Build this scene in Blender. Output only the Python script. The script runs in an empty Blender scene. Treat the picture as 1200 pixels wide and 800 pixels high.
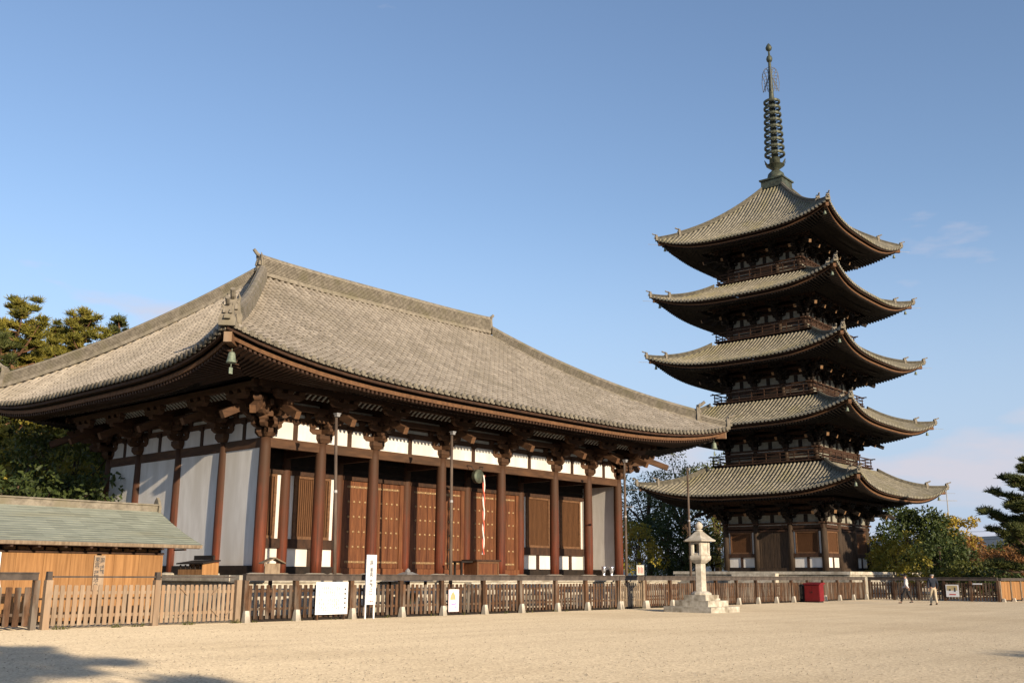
import bpy, math, random
import numpy as np
from mathutils import Vector, Matrix

random.seed(7)
rng = np.random.default_rng(11)
scene = bpy.context.scene
COL = scene.collection
R = math.radians

# ------------------------------------------------------------------ camera
# World frame: X runs along the hall front (north -> south), Y points east into the hall, Z up.
# Origin: ground under the north-west corner column of the hall.
F_PX, PITCH, YAW, ROLL = 1187.5, 0.2266, 0.8379, 0.0047
CAM = Vector((-23.30, -34.13, 1.55))
fw = Vector((math.sin(YAW) * math.cos(PITCH), math.cos(YAW) * math.cos(PITCH), math.sin(PITCH)))
rt = Vector((math.cos(YAW), -math.sin(YAW), 0))
up = rt.cross(fw)
r2 = rt * math.cos(ROLL) + up * math.sin(ROLL)
u2 = -rt * math.sin(ROLL) + up * math.cos(ROLL)
cam_data = bpy.data.cameras.new('camera')
cam_data.sensor_width = 36.0
cam_data.lens = F_PX / 1200.0 * 36.0
cam_data.clip_end = 20000
cam = bpy.data.objects.new('camera', cam_data)
cam.matrix_world = Matrix(((r2.x, u2.x, -fw.x, CAM.x), (r2.y, u2.y, -fw.y, CAM.y), (r2.z, u2.z, -fw.z, CAM.z), (0, 0, 0, 1)))
COL.objects.link(cam)
scene.camera = cam

# ------------------------------------------------------------------ sun and sky
SUN_DIR = Vector((0.20, 1.0, -0.245)).normalized()          # direction the light travels
sun_el = math.asin(-SUN_DIR.z)
sun_az = math.atan2(-SUN_DIR.x, -SUN_DIR.y)
sd = bpy.data.lights.new('sun', 'SUN')
sd.energy = 4.8
sd.angle = R(0.5)
sd.color = (1.0, 0.83, 0.61)
so = bpy.data.objects.new('sun', sd)
so.rotation_euler = SUN_DIR.to_track_quat('-Z', 'Y').to_euler()
so.location = (-20, -60, 40)
COL.objects.link(so)

world = bpy.data.worlds.new('World')
scene.world = world
world.use_nodes = True
wn, wl = world.node_tree.nodes, world.node_tree.links
wn.clear()
w_out = wn.new('ShaderNodeOutputWorld')
w_bg = wn.new('ShaderNodeBackground')
w_bg.inputs['Strength'].default_value = 0.135
sky = wn.new('ShaderNodeTexSky')
sky.sky_type = 'NISHITA'
sky.sun_disc = False
sky.sun_elevation = sun_el
sky.sun_rotation = sun_az
sky.air_density = 1.0
sky.dust_density = 0.6
sky.ozone_density = 1.6
sky.altitude = 100
# thin low clouds, laid out over the whole dome by direction
tc = wn.new('ShaderNodeTexCoord')
mp = wn.new('ShaderNodeMapping')
mp.inputs['Scale'].default_value = (2.4, 2.4, 9.0)
mp.inputs['Location'].default_value = (2.6, 3.4, 0.60)
wl.new(tc.outputs['Generated'], mp.inputs['Vector'])
cn = wn.new('ShaderNodeTexNoise')
cn.inputs['Scale'].default_value = 1.5
cn.inputs['Detail'].default_value = 7.0
cn.inputs['Roughness'].default_value = 0.52
wl.new(mp.outputs['Vector'], cn.inputs['Vector'])
sep = wn.new('ShaderNodeSeparateXYZ')
wl.new(tc.outputs['Generated'], sep.inputs['Vector'])
cov = wn.new('ShaderNodeMapRange')          # cover thins out with height above the horizon
cov.inputs['From Min'].default_value = 0.0
cov.inputs['From Max'].default_value = 0.40
cov.inputs['To Min'].default_value = 0.42
cov.inputs['To Max'].default_value = 0.69
wl.new(sep.outputs['Z'], cov.inputs['Value'])

sub = wn.new('ShaderNodeMath'); sub.operation = 'SUBTRACT'
wl.new(cn.outputs['Fac'], sub.inputs[0]); wl.new(cov.outputs['Result'], sub.inputs[1])
cm = wn.new('ShaderNodeMapRange')
cm.inputs['From Min'].default_value = 0.0
cm.inputs['From Max'].default_value = 0.12
cm.inputs['To Min'].default_value = 0.0
cm.inputs['To Max'].default_value = 0.75
wl.new(sub.outputs[0], cm.inputs['Value'])
mixc = wn.new('ShaderNodeMix'); mixc.data_type = 'RGBA'
mixc.inputs['B'].default_value = (3.7, 3.45, 3.75, 1)
wl.new(cm.outputs['Result'], mixc.inputs['Factor'])
wb = wn.new('ShaderNodeMix'); wb.data_type = 'RGBA'; wb.blend_type = 'MULTIPLY'; wb.inputs['Factor'].default_value = 1.0
wb.inputs['B'].default_value = (0.99, 0.975, 1.05, 1)          # white balance of the sky
wl.new(sky.outputs['Color'], wb.inputs['A'])
hz = wn.new('ShaderNodeMapRange'); hz.interpolation_type = 'SMOOTHSTEP'   # pale lavender haze round the horizon
hz.inputs['From Min'].default_value = 0.0; hz.inputs['From Max'].default_value = 0.36
hz.inputs['To Min'].default_value = 0.92; hz.inputs['To Max'].default_value = 0.0
mixh = wn.new('ShaderNodeMix'); mixh.data_type = 'RGBA'; mixh.inputs['B'].default_value = (2.40, 2.98, 4.05, 1)
wl.new(hz.outputs['Result'], mixh.inputs['Factor'])
wl.new(wb.outputs['Result'], mixh.inputs['A'])
wl.new(mixh.outputs['Result'], mixc.inputs['A'])
wl.new(sep.outputs['Z'], hz.inputs['Value'])
wl.new(mixc.outputs['Result'], w_bg.inputs['Color'])
wl.new(w_bg.outputs['Background'], w_out.inputs['Surface'])

scene.view_settings.view_transform = 'Standard'
scene.view_settings.look = 'None'
scene.view_settings.gamma = 1.0
scene.view_settings.use_curve_mapping = False
scene.view_settings.exposure = 0.5
scene.render.engine = 'CYCLES'
scene.cycles.max_bounces = 6

# ------------------------------------------------------------------ materials
MAT = {}
def M(name, c1, c2=None, scale=3.0, rough=0.85, bump=0.0, bscale=None, stretch=(1, 1, 1), objvar=0.0, tint=0.0, metal=0.0,
      c3=None, s3=0.6, lo=0.35, hi=0.65, diffrough=0.0, spec=0.3, translucent=0.0, detail=6.0):
    m = bpy.data.materials.new(name)
    m.use_nodes = True
    n, l = m.node_tree.nodes, m.node_tree.links
    b = n['Principled BSDF']
    b.inputs['Roughness'].default_value = rough
    b.inputs['Metallic'].default_value = metal
    b.inputs['Specular IOR Level'].default_value = spec
    if diffrough:
        b.inputs['Diffuse Roughness'].default_value = diffrough
    if c2 is None:
        c2 = tuple(min(1, x * 1.25) for x in c1)
    t = n.new('ShaderNodeTexCoord')
    mp = n.new('ShaderNodeMapping')
    mp.inputs['Scale'].default_value = stretch
    l.new(t.outputs['Object'], mp.inputs['Vector'])
    oi = n.new('ShaderNodeObjectInfo')
    if objvar:
        mu = n.new('ShaderNodeVectorMath'); mu.operation = 'SCALE'
        cx = n.new('ShaderNodeCombineXYZ')
        for k in range(3):
            l.new(oi.outputs['Random'], cx.inputs[k])
        l.new(cx.outputs['Vector'], mu.inputs[0]); mu.inputs['Scale'].default_value = 37.0
        l.new(mu.outputs['Vector'], mp.inputs['Location'])
    nz = n.new('ShaderNodeTexNoise')
    nz.inputs['Scale'].default_value = scale
    nz.inputs['Detail'].default_value = detail
    nz.inputs['Roughness'].default_value = 0.6
    l.new(mp.outputs['Vector'], nz.inputs['Vector'])
    cr = n.new('ShaderNodeValToRGB')
    cr.color_ramp.elements[0].position = lo
    cr.color_ramp.elements[1].position = hi
    cr.color_ramp.elements[0].color = (*c1, 1)
    cr.color_ramp.elements[1].color = (*c2, 1)
    l.new(nz.outputs['Fac'], cr.inputs['Fac'])
    col = cr.outputs['Color']
    if c3 is not None:                     # large irregular stains
        nz3 = n.new('ShaderNodeTexNoise'); nz3.inputs['Scale'].default_value = s3; nz3.inputs['Detail'].default_value = 4
        l.new(mp.outputs['Vector'], nz3.inputs['Vector'])
        mr = n.new('ShaderNodeMapRange'); mr.inputs['From Min'].default_value = 0.48; mr.inputs['From Max'].default_value = 0.68
        l.new(nz3.outputs['Fac'], mr.inputs['Value'])
        mx = n.new('ShaderNodeMix'); mx.data_type = 'RGBA'; mx.inputs['B'].default_value = (*c3, 1)
        l.new(mr.outputs['Result'], mx.inputs['Factor']); l.new(col, mx.inputs['A'])
        col = mx.outputs['Result']
    if objvar or tint:
        hs = n.new('ShaderNodeHueSaturation')
        mr = n.new('ShaderNodeMapRange')
        v = objvar or tint
        mr.inputs['To Min'].default_value = 1 - v
        mr.inputs['To Max'].default_value = 1 + v
        if tint:
            at = n.new('ShaderNodeAttribute'); at.attribute_name = 'tint'
            l.new(at.outputs['Fac'], mr.inputs['Value'])
        else:
            l.new(oi.outputs['Random'], mr.inputs['Value'])
        l.new(mr.outputs['Result'], hs.inputs['Value'])
        l.new(col, hs.inputs['Color'])
        col = hs.outputs['Color']
    l.new(col, b.inputs['Base Color'])
    if bump:
        nb = n.new('ShaderNodeTexNoise'); nb.inputs['Scale'].default_value = bscale or scale * 3; nb.inputs['Detail'].default_value = 5
        l.new(mp.outputs['Vector'], nb.inputs['Vector'])
        bp = n.new('ShaderNodeBump'); bp.inputs['Strength'].default_value = min(1, bump * 10); bp.inputs['Distance'].default_value = bump
        l.new(nb.outputs['Fac'], bp.inputs['Height']); l.new(bp.outputs['Normal'], b.inputs['Normal'])
    if translucent:
        out = n['Material Output']
        tr = n.new('ShaderNodeBsdfTranslucent'); l.new(col, tr.inputs['Color'])
        ms = n.new('ShaderNodeMixShader'); ms.inputs['Fac'].default_value = translucent
        l.new(b.outputs['BSDF'], ms.inputs[1]); l.new(tr.outputs['BSDF'], ms.inputs[2]); l.new(ms.outputs['Shader'], out.inputs['Surface'])
    MAT[name] = m
    return m

M('gravel', (0.365, 0.298, 0.205), (0.49, 0.41, 0.295), 22, 0.95, 0.03, 30, c3=(0.37, 0.302, 0.208), s3=0.12, diffrough=1.0, lo=0.3, hi=0.7, spec=0.1)
M('tile', (0.235, 0.2, 0.156), (0.352, 0.306, 0.243), 2.2, 0.8, 0.004, 25, tint=0.40, c3=(0.24, 0.206, 0.157), s3=0.45)
M('tile_dark', (0.142, 0.129, 0.099), (0.248, 0.222, 0.167), 2.5, 0.8, 0.004, 25, tint=0.42, c3=(0.185, 0.165, 0.10), s3=0.5)
M('ridge_tile', (0.15, 0.129, 0.099), (0.27, 0.235, 0.182), 5, 0.85, 0.006, 20, c3=(0.17, 0.15, 0.10), s3=1.3)
M('ridge_dark', (0.075, 0.068, 0.052), (0.155, 0.14, 0.106), 5, 0.85, 0.006, 20)
M('eave_end', (0.105, 0.092, 0.07), (0.22, 0.192, 0.145), 9, 0.85, 0.005, 20, objvar=0.25)
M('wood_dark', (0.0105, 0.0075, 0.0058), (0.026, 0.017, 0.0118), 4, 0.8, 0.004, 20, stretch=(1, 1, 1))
M('wood_brown', (0.029, 0.0145, 0.0082), (0.064, 0.03, 0.0155), 5, 0.75, 0.003, 25, stretch=(1, 1, 0.35))
M('wood_beam', (0.054, 0.0265, 0.0135), (0.108, 0.053, 0.0255), 3, 0.75, 0.003, 25, stretch=(0.35, 0.35, 1.6), c3=(0.045, 0.025, 0.014))
M('wood_end', (0.098, 0.048, 0.023), (0.17, 0.085, 0.04), 7, 0.8, 0.003, 25)
M('wood_shaded', (0.030, 0.020, 0.0135), (0.066, 0.042, 0.026), 4, 0.8, 0.003, 25, stretch=(3, 3, 0.4))  # dark greyish brown: shade on the pagoda's north face put into the colour
M('tail_end_lit', (0.17, 0.092, 0.044), (0.27, 0.155, 0.075), 7, 0.8, 0.003, 25)  # paler wood: sunlight on the tail rafter ends put into the colour
M('wood_door', (0.1, 0.036, 0.0135), (0.172, 0.064, 0.0235), 3, 0.65, 0.003, 30, stretch=(6, 6, 0.5), c3=(0.080, 0.025, 0.0105), s3=1.2, objvar=0.1)
M('wood_lattice', (0.08, 0.035, 0.0135), (0.13, 0.057, 0.022), 4, 0.75, 0.002, 30, stretch=(5, 5, 0.5))
M('wood_fence', (0.05, 0.026, 0.014), (0.12, 0.062, 0.032), 5, 0.9, 0.004, 30, stretch=(2, 2, 0.5), objvar=0.35, c3=(0.16, 0.13, 0.10), s3=1.5)
M('wood_fence_grey', (0.16, 0.115, 0.075), (0.28, 0.21, 0.14), 5, 0.9, 0.004, 30, stretch=(2, 2, 0.5), objvar=0.3)
M('wood_pale', (0.255, 0.18, 0.118), (0.355, 0.262, 0.178), 4, 0.85, 0.003, 30, stretch=(2, 2, 0.4), objvar=0.14, c3=(0.30, 0.19, 0.11), s3=1.0)
M('wood_rail', (0.050, 0.040, 0.034), (0.095, 0.075, 0.062), 4, 0.8, 0.003, 25)
M('wood_orange', (0.22, 0.105, 0.036), (0.36, 0.185, 0.070), 2.0, 0.7, 0.002, 20, stretch=(6, 6, 0.35), objvar=0.12)
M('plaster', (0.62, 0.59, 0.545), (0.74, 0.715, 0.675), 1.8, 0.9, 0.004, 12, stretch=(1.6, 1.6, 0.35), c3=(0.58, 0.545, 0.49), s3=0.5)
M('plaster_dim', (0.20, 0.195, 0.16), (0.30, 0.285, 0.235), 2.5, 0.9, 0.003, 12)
M('plaster_old', (0.42, 0.41, 0.35), (0.56, 0.54, 0.47), 2.5, 0.9, 0.003, 12)
M('stone', (0.40, 0.355, 0.28), (0.58, 0.53, 0.44), 6, 0.9, 0.008, 22, c3=(0.30, 0.26, 0.20), s3=1.4)
M('stone_step', (0.36, 0.32, 0.25), (0.56, 0.51, 0.42), 5, 0.9, 0.012, 18, c3=(0.20, 0.165, 0.115), s3=2.2)
M('stone_dark', (0.25, 0.225, 0.18), (0.42, 0.38, 0.31), 6, 0.9, 0.01, 18, c3=(0.16, 0.145, 0.11), s3=1.6)
M('bronze', (0.042, 0.047, 0.034), (0.095, 0.1, 0.068), 5, 0.55, 0.003, 25, metal=0.35, c3=(0.09, 0.11, 0.08), s3=2)
M('bell_green', (0.13, 0.165, 0.125), (0.26, 0.29, 0.21), 9, 0.6, 0.003, 25, metal=0.3)
M('copper_roof', (0.195, 0.212, 0.172), (0.285, 0.3, 0.24), 3.5, 0.7, 0.002, 25, stretch=(0.5, 3, 3), tint=0.14, c3=(0.24, 0.24, 0.175), s3=0.5)
M('metal_grey', (0.30, 0.29, 0.28), (0.42, 0.41, 0.39), 6, 0.5, metal=0.4)
M('flame_metal', (0.12, 0.12, 0.12), (0.20, 0.20, 0.19), 6, 0.5, metal=0.3)
M('pole', (0.075, 0.052, 0.038), (0.135, 0.098, 0.072), 6, 0.7, stretch=(1, 1, 0.2))
M('silver', (0.62, 0.62, 0.64), (0.78, 0.78, 0.80), 6, 0.25, metal=0.9)
M('fitting', (0.26, 0.16, 0.08), (0.38, 0.25, 0.13), 12, 0.45, metal=0.4)
M('white_board', (0.80, 0.79, 0.77), (0.86, 0.85, 0.83), 3, 0.6)
M('black', (0.015, 0.014, 0.013), (0.03, 0.028, 0.026), 6, 0.6)
M('ink', (0.05, 0.05, 0.055), (0.09, 0.09, 0.09), 8, 0.8)
M('ink_grey', (0.22, 0.22, 0.23), (0.30, 0.30, 0.31), 8, 0.8)
M('ink_red', (0.55, 0.10, 0.08), (0.60, 0.14, 0.10), 8, 0.8)
M('red_paint', (0.15, 0.008, 0.01), (0.21, 0.012, 0.014), 4, 0.45, spec=0.5)
M('rope_red', (0.60, 0.10, 0.06), (0.68, 0.16, 0.10), 8, 0.8)
M('rope_white', (0.75, 0.70, 0.65), (0.82, 0.78, 0.72), 8, 0.8)
M('poster_pink', (0.78, 0.56, 0.60), (0.82, 0.66, 0.62), 3, 0.6)
M('poster_orange', (0.80, 0.34, 0.16), (0.84, 0.42, 0.22), 5, 0.6)
M('poster_violet', (0.55, 0.25, 0.52), (0.62, 0.35, 0.60), 9, 0.6)
M('poster_tan', (0.50, 0.40, 0.20), (0.62, 0.48, 0.26), 5, 0.6)
M('bark', (0.055, 0.036, 0.024), (0.13, 0.085, 0.055), 6, 0.95, 0.02, 14, stretch=(1, 1, 0.3))
M('bark_red', (0.12, 0.060, 0.032), (0.24, 0.125, 0.07), 6, 0.95, 0.02, 14, stretch=(1, 1, 0.3))
M('pine_needle', (0.125, 0.128, 0.022), (0.27, 0.225, 0.036), 0.9, 0.6, tint=0.45, translucent=0.25)
M('pine_needle_dark', (0.055, 0.070, 0.020), (0.115, 0.120, 0.030), 0.9, 0.6, tint=0.45, translucent=0.2)
M('leaf_dark', (0.030, 0.050, 0.014), (0.078, 0.098, 0.024), 0.8, 0.55, tint=0.5, translucent=0.25)
M('leaf_mid', (0.075, 0.092, 0.018), (0.16, 0.155, 0.028), 0.8, 0.55, tint=0.45, translucent=0.3)
M('leaf_yellow', (0.19, 0.18, 0.024), (0.37, 0.28, 0.042), 0.8, 0.55, tint=0.4, translucent=0.3)
M('leaf_gold', (0.34, 0.25, 0.035), (0.48, 0.34, 0.05), 0.8, 0.6, tint=0.3, translucent=0.3)
M('leaf_rust', (0.16, 0.070, 0.025), (0.26, 0.13, 0.04), 0.8, 0.6, tint=0.4, translucent=0.25)
M('skin', (0.46, 0.27, 0.18), (0.52, 0.31, 0.21), 8, 0.6)
M('hair', (0.012, 0.011, 0.010), (0.025, 0.022, 0.020), 20, 0.6)
M('hair_grey', (0.22, 0.20, 0.18), (0.36, 0.33, 0.30), 20, 0.7)
M('shirt_pale', (0.52, 0.50, 0.50), (0.62, 0.60, 0.60), 6, 0.9)
M('jacket_navy', (0.016, 0.020, 0.030), (0.030, 0.034, 0.048), 6, 0.85)
M('trousers_black', (0.016, 0.015, 0.016), (0.028, 0.026, 0.026), 6, 0.85)
M('trousers_khaki', (0.46, 0.38, 0.26), (0.54, 0.45, 0.32), 6, 0.9)
M('shoe', (0.03, 0.022, 0.018), (0.05, 0.036, 0.03), 6, 0.6)
M('hill', (0.075, 0.095, 0.115), (0.10, 0.12, 0.135), 0.02, 1.0)  # bluish tone: distance haze put into the colour
M('car_white', (0.70, 0.70, 0.71), (0.76, 0.76, 0.77), 3, 0.35, spec=0.5)
M('glass_dark', (0.02, 0.025, 0.03), (0.03, 0.035, 0.04), 3, 0.1, spec=0.6)
M('tyre', (0.02, 0.02, 0.02), (0.03, 0.03, 0.03), 3, 0.9)

def column_material():
    # old red paint, worn to bare brown wood towards the top
    m = M('column_red', (0.06, 0.017, 0.008), (0.16, 0.036, 0.0135), 3.5, 0.7, 0.004, 25, stretch=(3, 3, 0.18), objvar=0.12)
    n, l = m.node_tree.nodes, m.node_tree.links
    b = n['Principled BSDF']
    src = b.inputs['Base Color'].links[0].from_socket
    t = n.new('ShaderNodeTexCoord'); s = n.new('ShaderNodeSeparateXYZ'); l.new(t.outputs['Object'], s.inputs['Vector'])
    nz = n.new('ShaderNodeTexNoise'); nz.inputs['Scale'].default_value = 1.6; nz.inputs['Detail'].default_value = 5
    l.new(t.outputs['Object'], nz.inputs['Vector'])
    a = n.new('ShaderNodeMath'); a.operation = 'MULTIPLY_ADD'; a.inputs[1].default_value = 4.0
    l.new(nz.outputs['Fac'], a.inputs[0]); l.new(s.outputs['Z'], a.inputs[2])
    mr = n.new('ShaderNodeMapRange'); mr.inputs['From Min'].default_value = 2.6; mr.inputs['From Max'].default_value = 6.4
    l.new(a.outputs[0], mr.inputs['Value'])
    mx = n.new('ShaderNodeMix'); mx.data_type = 'RGBA'; mx.inputs['B'].default_value = (0.062, 0.029, 0.0145, 1)
    l.new(mr.outputs['Result'], mx.inputs['Factor']); l.new(src, mx.inputs['A'])
    l.new(mx.outputs['Result'], b.inputs['Base Color'])
column_material()

def gravel_material():
    # pebbles: cell noise relief and tone on top of the raked, trodden gravel tone
    m = MAT['gravel']
    n, l = m.node_tree.nodes, m.node_tree.links
    b = n['Principled BSDF']
    src = b.inputs['Base Color'].links[0].from_socket
    t = n.new('ShaderNodeTexCoord')
    v = n.new('ShaderNodeTexVoronoi'); v.inputs['Scale'].default_value = 26
    l.new(t.outputs['Object'], v.inputs['Vector'])
    sp = n.new('ShaderNodeSeparateColor'); l.new(v.outputs['Color'], sp.inputs['Color'])
    mr = n.new('ShaderNodeMapRange'); mr.inputs['To Min'].default_value = 0.76; mr.inputs['To Max'].default_value = 1.22
    l.new(sp.outputs['Red'], mr.inputs['Value'])
    # faint raked streaks along the court
    mp = n.new('ShaderNodeMapping'); mp.inputs['Scale'].default_value = (0.05, 0.55, 1); mp.inputs['Rotation'].default_value = (0, 0, 0.9)
    l.new(t.outputs['Object'], mp.inputs['Vector'])
    nz = n.new('ShaderNodeTexNoise'); nz.inputs['Scale'].default_value = 2.0; nz.inputs['Detail'].default_value = 6
    l.new(mp.outputs['Vector'], nz.inputs['Vector'])
    mr2 = n.new('ShaderNodeMapRange'); mr2.inputs['From Min'].default_value = 0.3; mr2.inputs['From Max'].default_value = 0.7
    mr2.inputs['To Min'].default_value = 0.93; mr2.inputs['To Max'].default_value = 1.06
    l.new(nz.outputs['Fac'], mr2.inputs['Value'])
    mu = n.new('ShaderNodeMath'); mu.operation = 'MULTIPLY'
    l.new(mr.outputs['Result'], mu.inputs[0]); l.new(mr2.outputs['Result'], mu.inputs[1])
    hs = n.new('ShaderNodeHueSaturation'); l.new(src, hs.inputs['Color']); l.new(mu.outputs[0], hs.inputs['Value'])
    l.new(hs.outputs['Color'], b.inputs['Base Color'])
gravel_material()

# ------------------------------------------------------------------ mesh helpers
class MB:
    def __init__(s):
        s.v, s.f = [], []
    def add(s, vs, fs):
        o = len(s.v)
        s.v += [tuple(x) for x in vs]
        s.f += [tuple(i + o for i in f) for f in fs]
        return s
    def box(s, x0, x1, y0, y1, z0, z1):
        return s.add([(x0, y0, z0), (x1, y0, z0), (x1, y1, z0), (x0, y1, z0), (x0, y0, z1), (x1, y0, z1), (x1, y1, z1), (x0, y1, z1)],
                     [(0, 3, 2, 1), (4, 5, 6, 7), (0, 1, 5, 4), (1, 2, 6, 5), (2, 3, 7, 6), (3, 0, 4, 7)])
    def cbox(s, c, d):
        return s.box(c[0] - d[0] / 2, c[0] + d[0] / 2, c[1] - d[1] / 2, c[1] + d[1] / 2, c[2] - d[2] / 2, c[2] + d[2] / 2)
    def frustum(s, c, d0, d1, z0, z1):
        vs = []
        for d, z in ((d0, z0), (d1, z1)):
            vs += [(c[0] - d[0] / 2, c[1] - d[1] / 2, z), (c[0] + d[0] / 2, c[1] - d[1] / 2, z), (c[0] + d[0] / 2, c[1] + d[1] / 2, z), (c[0] - d[0] / 2, c[1] + d[1] / 2, z)]
        return s.add(vs, [(0, 3, 2, 1), (4, 5, 6, 7), (0, 1, 5, 4), (1, 2, 6, 5), (2, 3, 7, 6), (3, 0, 4, 7)])
    def beam(s, p0, p1, w, h, upv=(0, 0, 1)):
        p0, p1 = Vector(p0), Vector(p1)
        d = (p1 - p0).normalized()
        a = d.cross(Vector(upv)).normalized()
        u = a.cross(d)
        vs = []
        for p in (p0, p1):
            vs += [p - a * w / 2 - u * h / 2, p + a * w / 2 - u * h / 2, p + a * w / 2 + u * h / 2, p - a * w / 2 + u * h / 2]
        return s.add(vs, [(0, 1, 2, 3), (7, 6, 5, 4), (0, 4, 5, 1), (1, 5, 6, 2), (2, 6, 7, 3), (3, 7, 4, 0)])
    def tube(s, pts, rad, n=8, cap=True):
        pts = [Vector(p) for p in pts]
        o = len(s.v)
        for i, p in enumerate(pts):
            d = (pts[min(i + 1, len(pts) - 1)] - pts[max(i - 1, 0)]).normalized()
            a = d.cross(Vector((0.31, 0.17, 0.93) if abs(d.z) < 0.9 else (1, 0.1, 0))).normalized()
            b = d.cross(a)
            r = rad[i] if isinstance(rad, (list, tuple)) else rad
            for k in range(n):
                t = 2 * math.pi * k / n
                s.v.append(tuple(p + a * math.cos(t) * r + b * math.sin(t) * r))
        for i in range(len(pts) - 1):
            for k in range(n):
                q = (k + 1) % n
                s.f.append((o + i * n + k, o + i * n + q, o + (i + 1) * n + q, o + (i + 1) * n + k))
        if cap:
            s.f.append(tuple(o + k for k in range(n))[::-1])
            s.f.append(tuple(o + (len(pts) - 1) * n + k for k in range(n)))
        return s
    def lathe(s, prof, n=16, c=(0, 0, 0)):
        o = len(s.v)
        for r, z in prof:
            for k in range(n):
                t = 2 * math.pi * (k + 0.5) / n
                s.v.append((c[0] + r * math.cos(t), c[1] + r * math.sin(t), c[2] + z))
        for i in range(len(prof) - 1):
            for k in range(n):
                q = (k + 1) % n
                s.f.append((o + i * n + k, o + i * n + q, o + (i + 1) * n + q, o + (i + 1) * n + k))
        s.f.append(tuple(o + k for k in range(n))[::-1])
        s.f.append(tuple(o + (len(prof) - 1) * n + k for k in range(n)))
        return s
    def sweep(s, prof, path, side=None):
        """prof: list of (sideways, up); path: points; sideways is horizontal, up is world Z"""
        path = [Vector(p) for p in path]
        o, n = len(s.v), len(prof)
        for i, p in enumerate(path):
            d = path[min(i + 1, len(path) - 1)] - path[max(i - 1, 0)]
            a = Vector((d.y, -d.x, 0)).normalized() if side is None else Vector(side)
            for (w, h) in prof:
                s.v.append(tuple(p + a * w + Vector((0, 0, h))))
        for i in range(len(path) - 1):
            for k in range(n):
                q = (k + 1) % n
                s.f.append((o + i * n + k, o + i * n + q, o + (i + 1) * n + q, o + (i + 1) * n + k))
        s.f.append(tuple(o + k for k in range(n))[::-1])
        s.f.append(tuple(o + (len(path) - 1) * n + k for k in range(n)))
        return s
    def prism(s, poly, y0, y1):
        """poly in (x, z), extruded along y"""
        n = len(poly)
        s.add([(x, y0, z) for x, z in poly] + [(x, y1, z) for x, z in poly],
              [tuple(range(n)), tuple(range(2 * n - 1, n - 1, -1))] + [(i, i + n, (i + 1) % n + n, (i + 1) % n) for i in range(n)])
        return s
    def xf(s, m):
        s.v = [tuple(m @ Vector(p)) for p in s.v]
        return s
    def merge(s, other, m=None):
        vs = other.v if m is None else [tuple(m @ Vector(p)) for p in other.v]
        return s.add(vs, other.f)
    def mesh(s, name, smooth=False):
        me = bpy.data.meshes.new(name)
        me.from_pydata(s.v, [], s.f)
        if smooth:
            me.polygons.foreach_set('use_smooth', [True] * len(me.polygons))
        me.update()
        return me

def mesh_np(name, verts, quads, tint=None, smooth=False):
    me = bpy.data.meshes.new(name)
    verts = np.asarray(verts, np.float32).reshape(-1, 3)
    quads = np.asarray(quads, np.int32).reshape(-1, 4)
    me.vertices.add(len(verts)); me.vertices.foreach_set('co', verts.ravel())
    me.loops.add(len(quads) * 4); me.loops.foreach_set('vertex_index', quads.ravel())
    me.polygons.add(len(quads)); me.polygons.foreach_set('loop_start', np.arange(0, len(quads) * 4, 4, dtype=np.int32))
    me.update(calc_edges=True)
    if not smooth:
        me.shade_flat()
    if tint is not None:
        at = me.attributes.new('tint', 'FLOAT', 'FACE')
        at.data.foreach_set('value', np.asarray(tint, np.float32))
    me.validate()
    return me

WM = {}                                                    # world matrix of everything built
def put(name, data, mat=None, parent=None, m=None, kind=None, label=None):
    """link one object; m is its WORLD matrix, whatever its parent"""
    m = Matrix.Identity(4) if m is None else m
    if isinstance(data, MB):
        data = data.mesh(name)
    o = bpy.data.objects.new(name, data)
    if data is not None and mat is not None and len(data.materials) == 0:
        data.materials.append(MAT[mat])
    o.matrix_basis = m
    WM[o] = m
    while parent is not None and parent.parent is not None and parent.parent.parent is not None:
        parent = parent.parent                              # thing > part > sub-part, no deeper
    if parent is not None:
        o.parent = parent
        o.matrix_parent_inverse = WM[parent].inverted()
    if kind:
        o['kind'] = kind
    if label:
        o['label'] = label
    COL.objects.link(o)
    return o

def thing(name, loc, label, cat, group=None, rz=0.0):
    o = put(name, None, m=Matrix.Translation(Vector(loc)) @ Matrix.Rotation(rz, 4, 'Z'))
    o.empty_display_size = 0.3
    return tag(o, label, cat, group)

def tag(o, label, cat, group=None):
    o['label'] = label
    o['category'] = cat
    if group:
        o['group'] = group
    return o

def T(x, y, z): return Matrix.Translation((x, y, z))
def RZ(a): return Matrix.Rotation(a, 4, 'Z')

def pixel_ray(x, y):
    return (fw + r2 * ((x - 600) / F_PX) + u2 * ((400 - y) / F_PX))
def on_y(px, py, Y):
    v = pixel_ray(px, py); t = (Y - CAM.y) / v.y
    return CAM + v * t
def on_dist(px, dist, z=0.0):
    """ground point in the direction of photo column px, at a horizontal distance"""
    v = pixel_ray(px, 674); h = math.hypot(v.x, v.y)
    return Vector((CAM.x + v.x / h * dist, CAM.y + v.y / h * dist, z))
def height_at(px, py, dist):
    v = pixel_ray(px, py); h = math.hypot(v.x, v.y)
    return CAM.z + v.z / h * dist

def text_mesh(s, size, vertical=False):
    cu = bpy.data.curves.new('lettering', 'FONT')
    cu.body = '\n'.join(s) if vertical else s
    cu.size = size
    cu.align_x = 'CENTER'
    cu.align_y = 'CENTER'
    cu.space_line = 0.82
    cu.extrude = 0.0
    cu.offset = size * .018
    o = bpy.data.objects.new('lettering', cu)
    COL.objects.link(o)
    dg = bpy.context.evaluated_depsgraph_get()
    me = bpy.data.meshes.new_from_object(o.evaluated_get(dg))
    bpy.data.objects.remove(o)
    bpy.data.curves.remove(cu)
    me.materials.clear()
    me.transform(Matrix.Rotation(R(90), 4, 'X'))            # stands upright, reads from -Y
    return me

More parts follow.
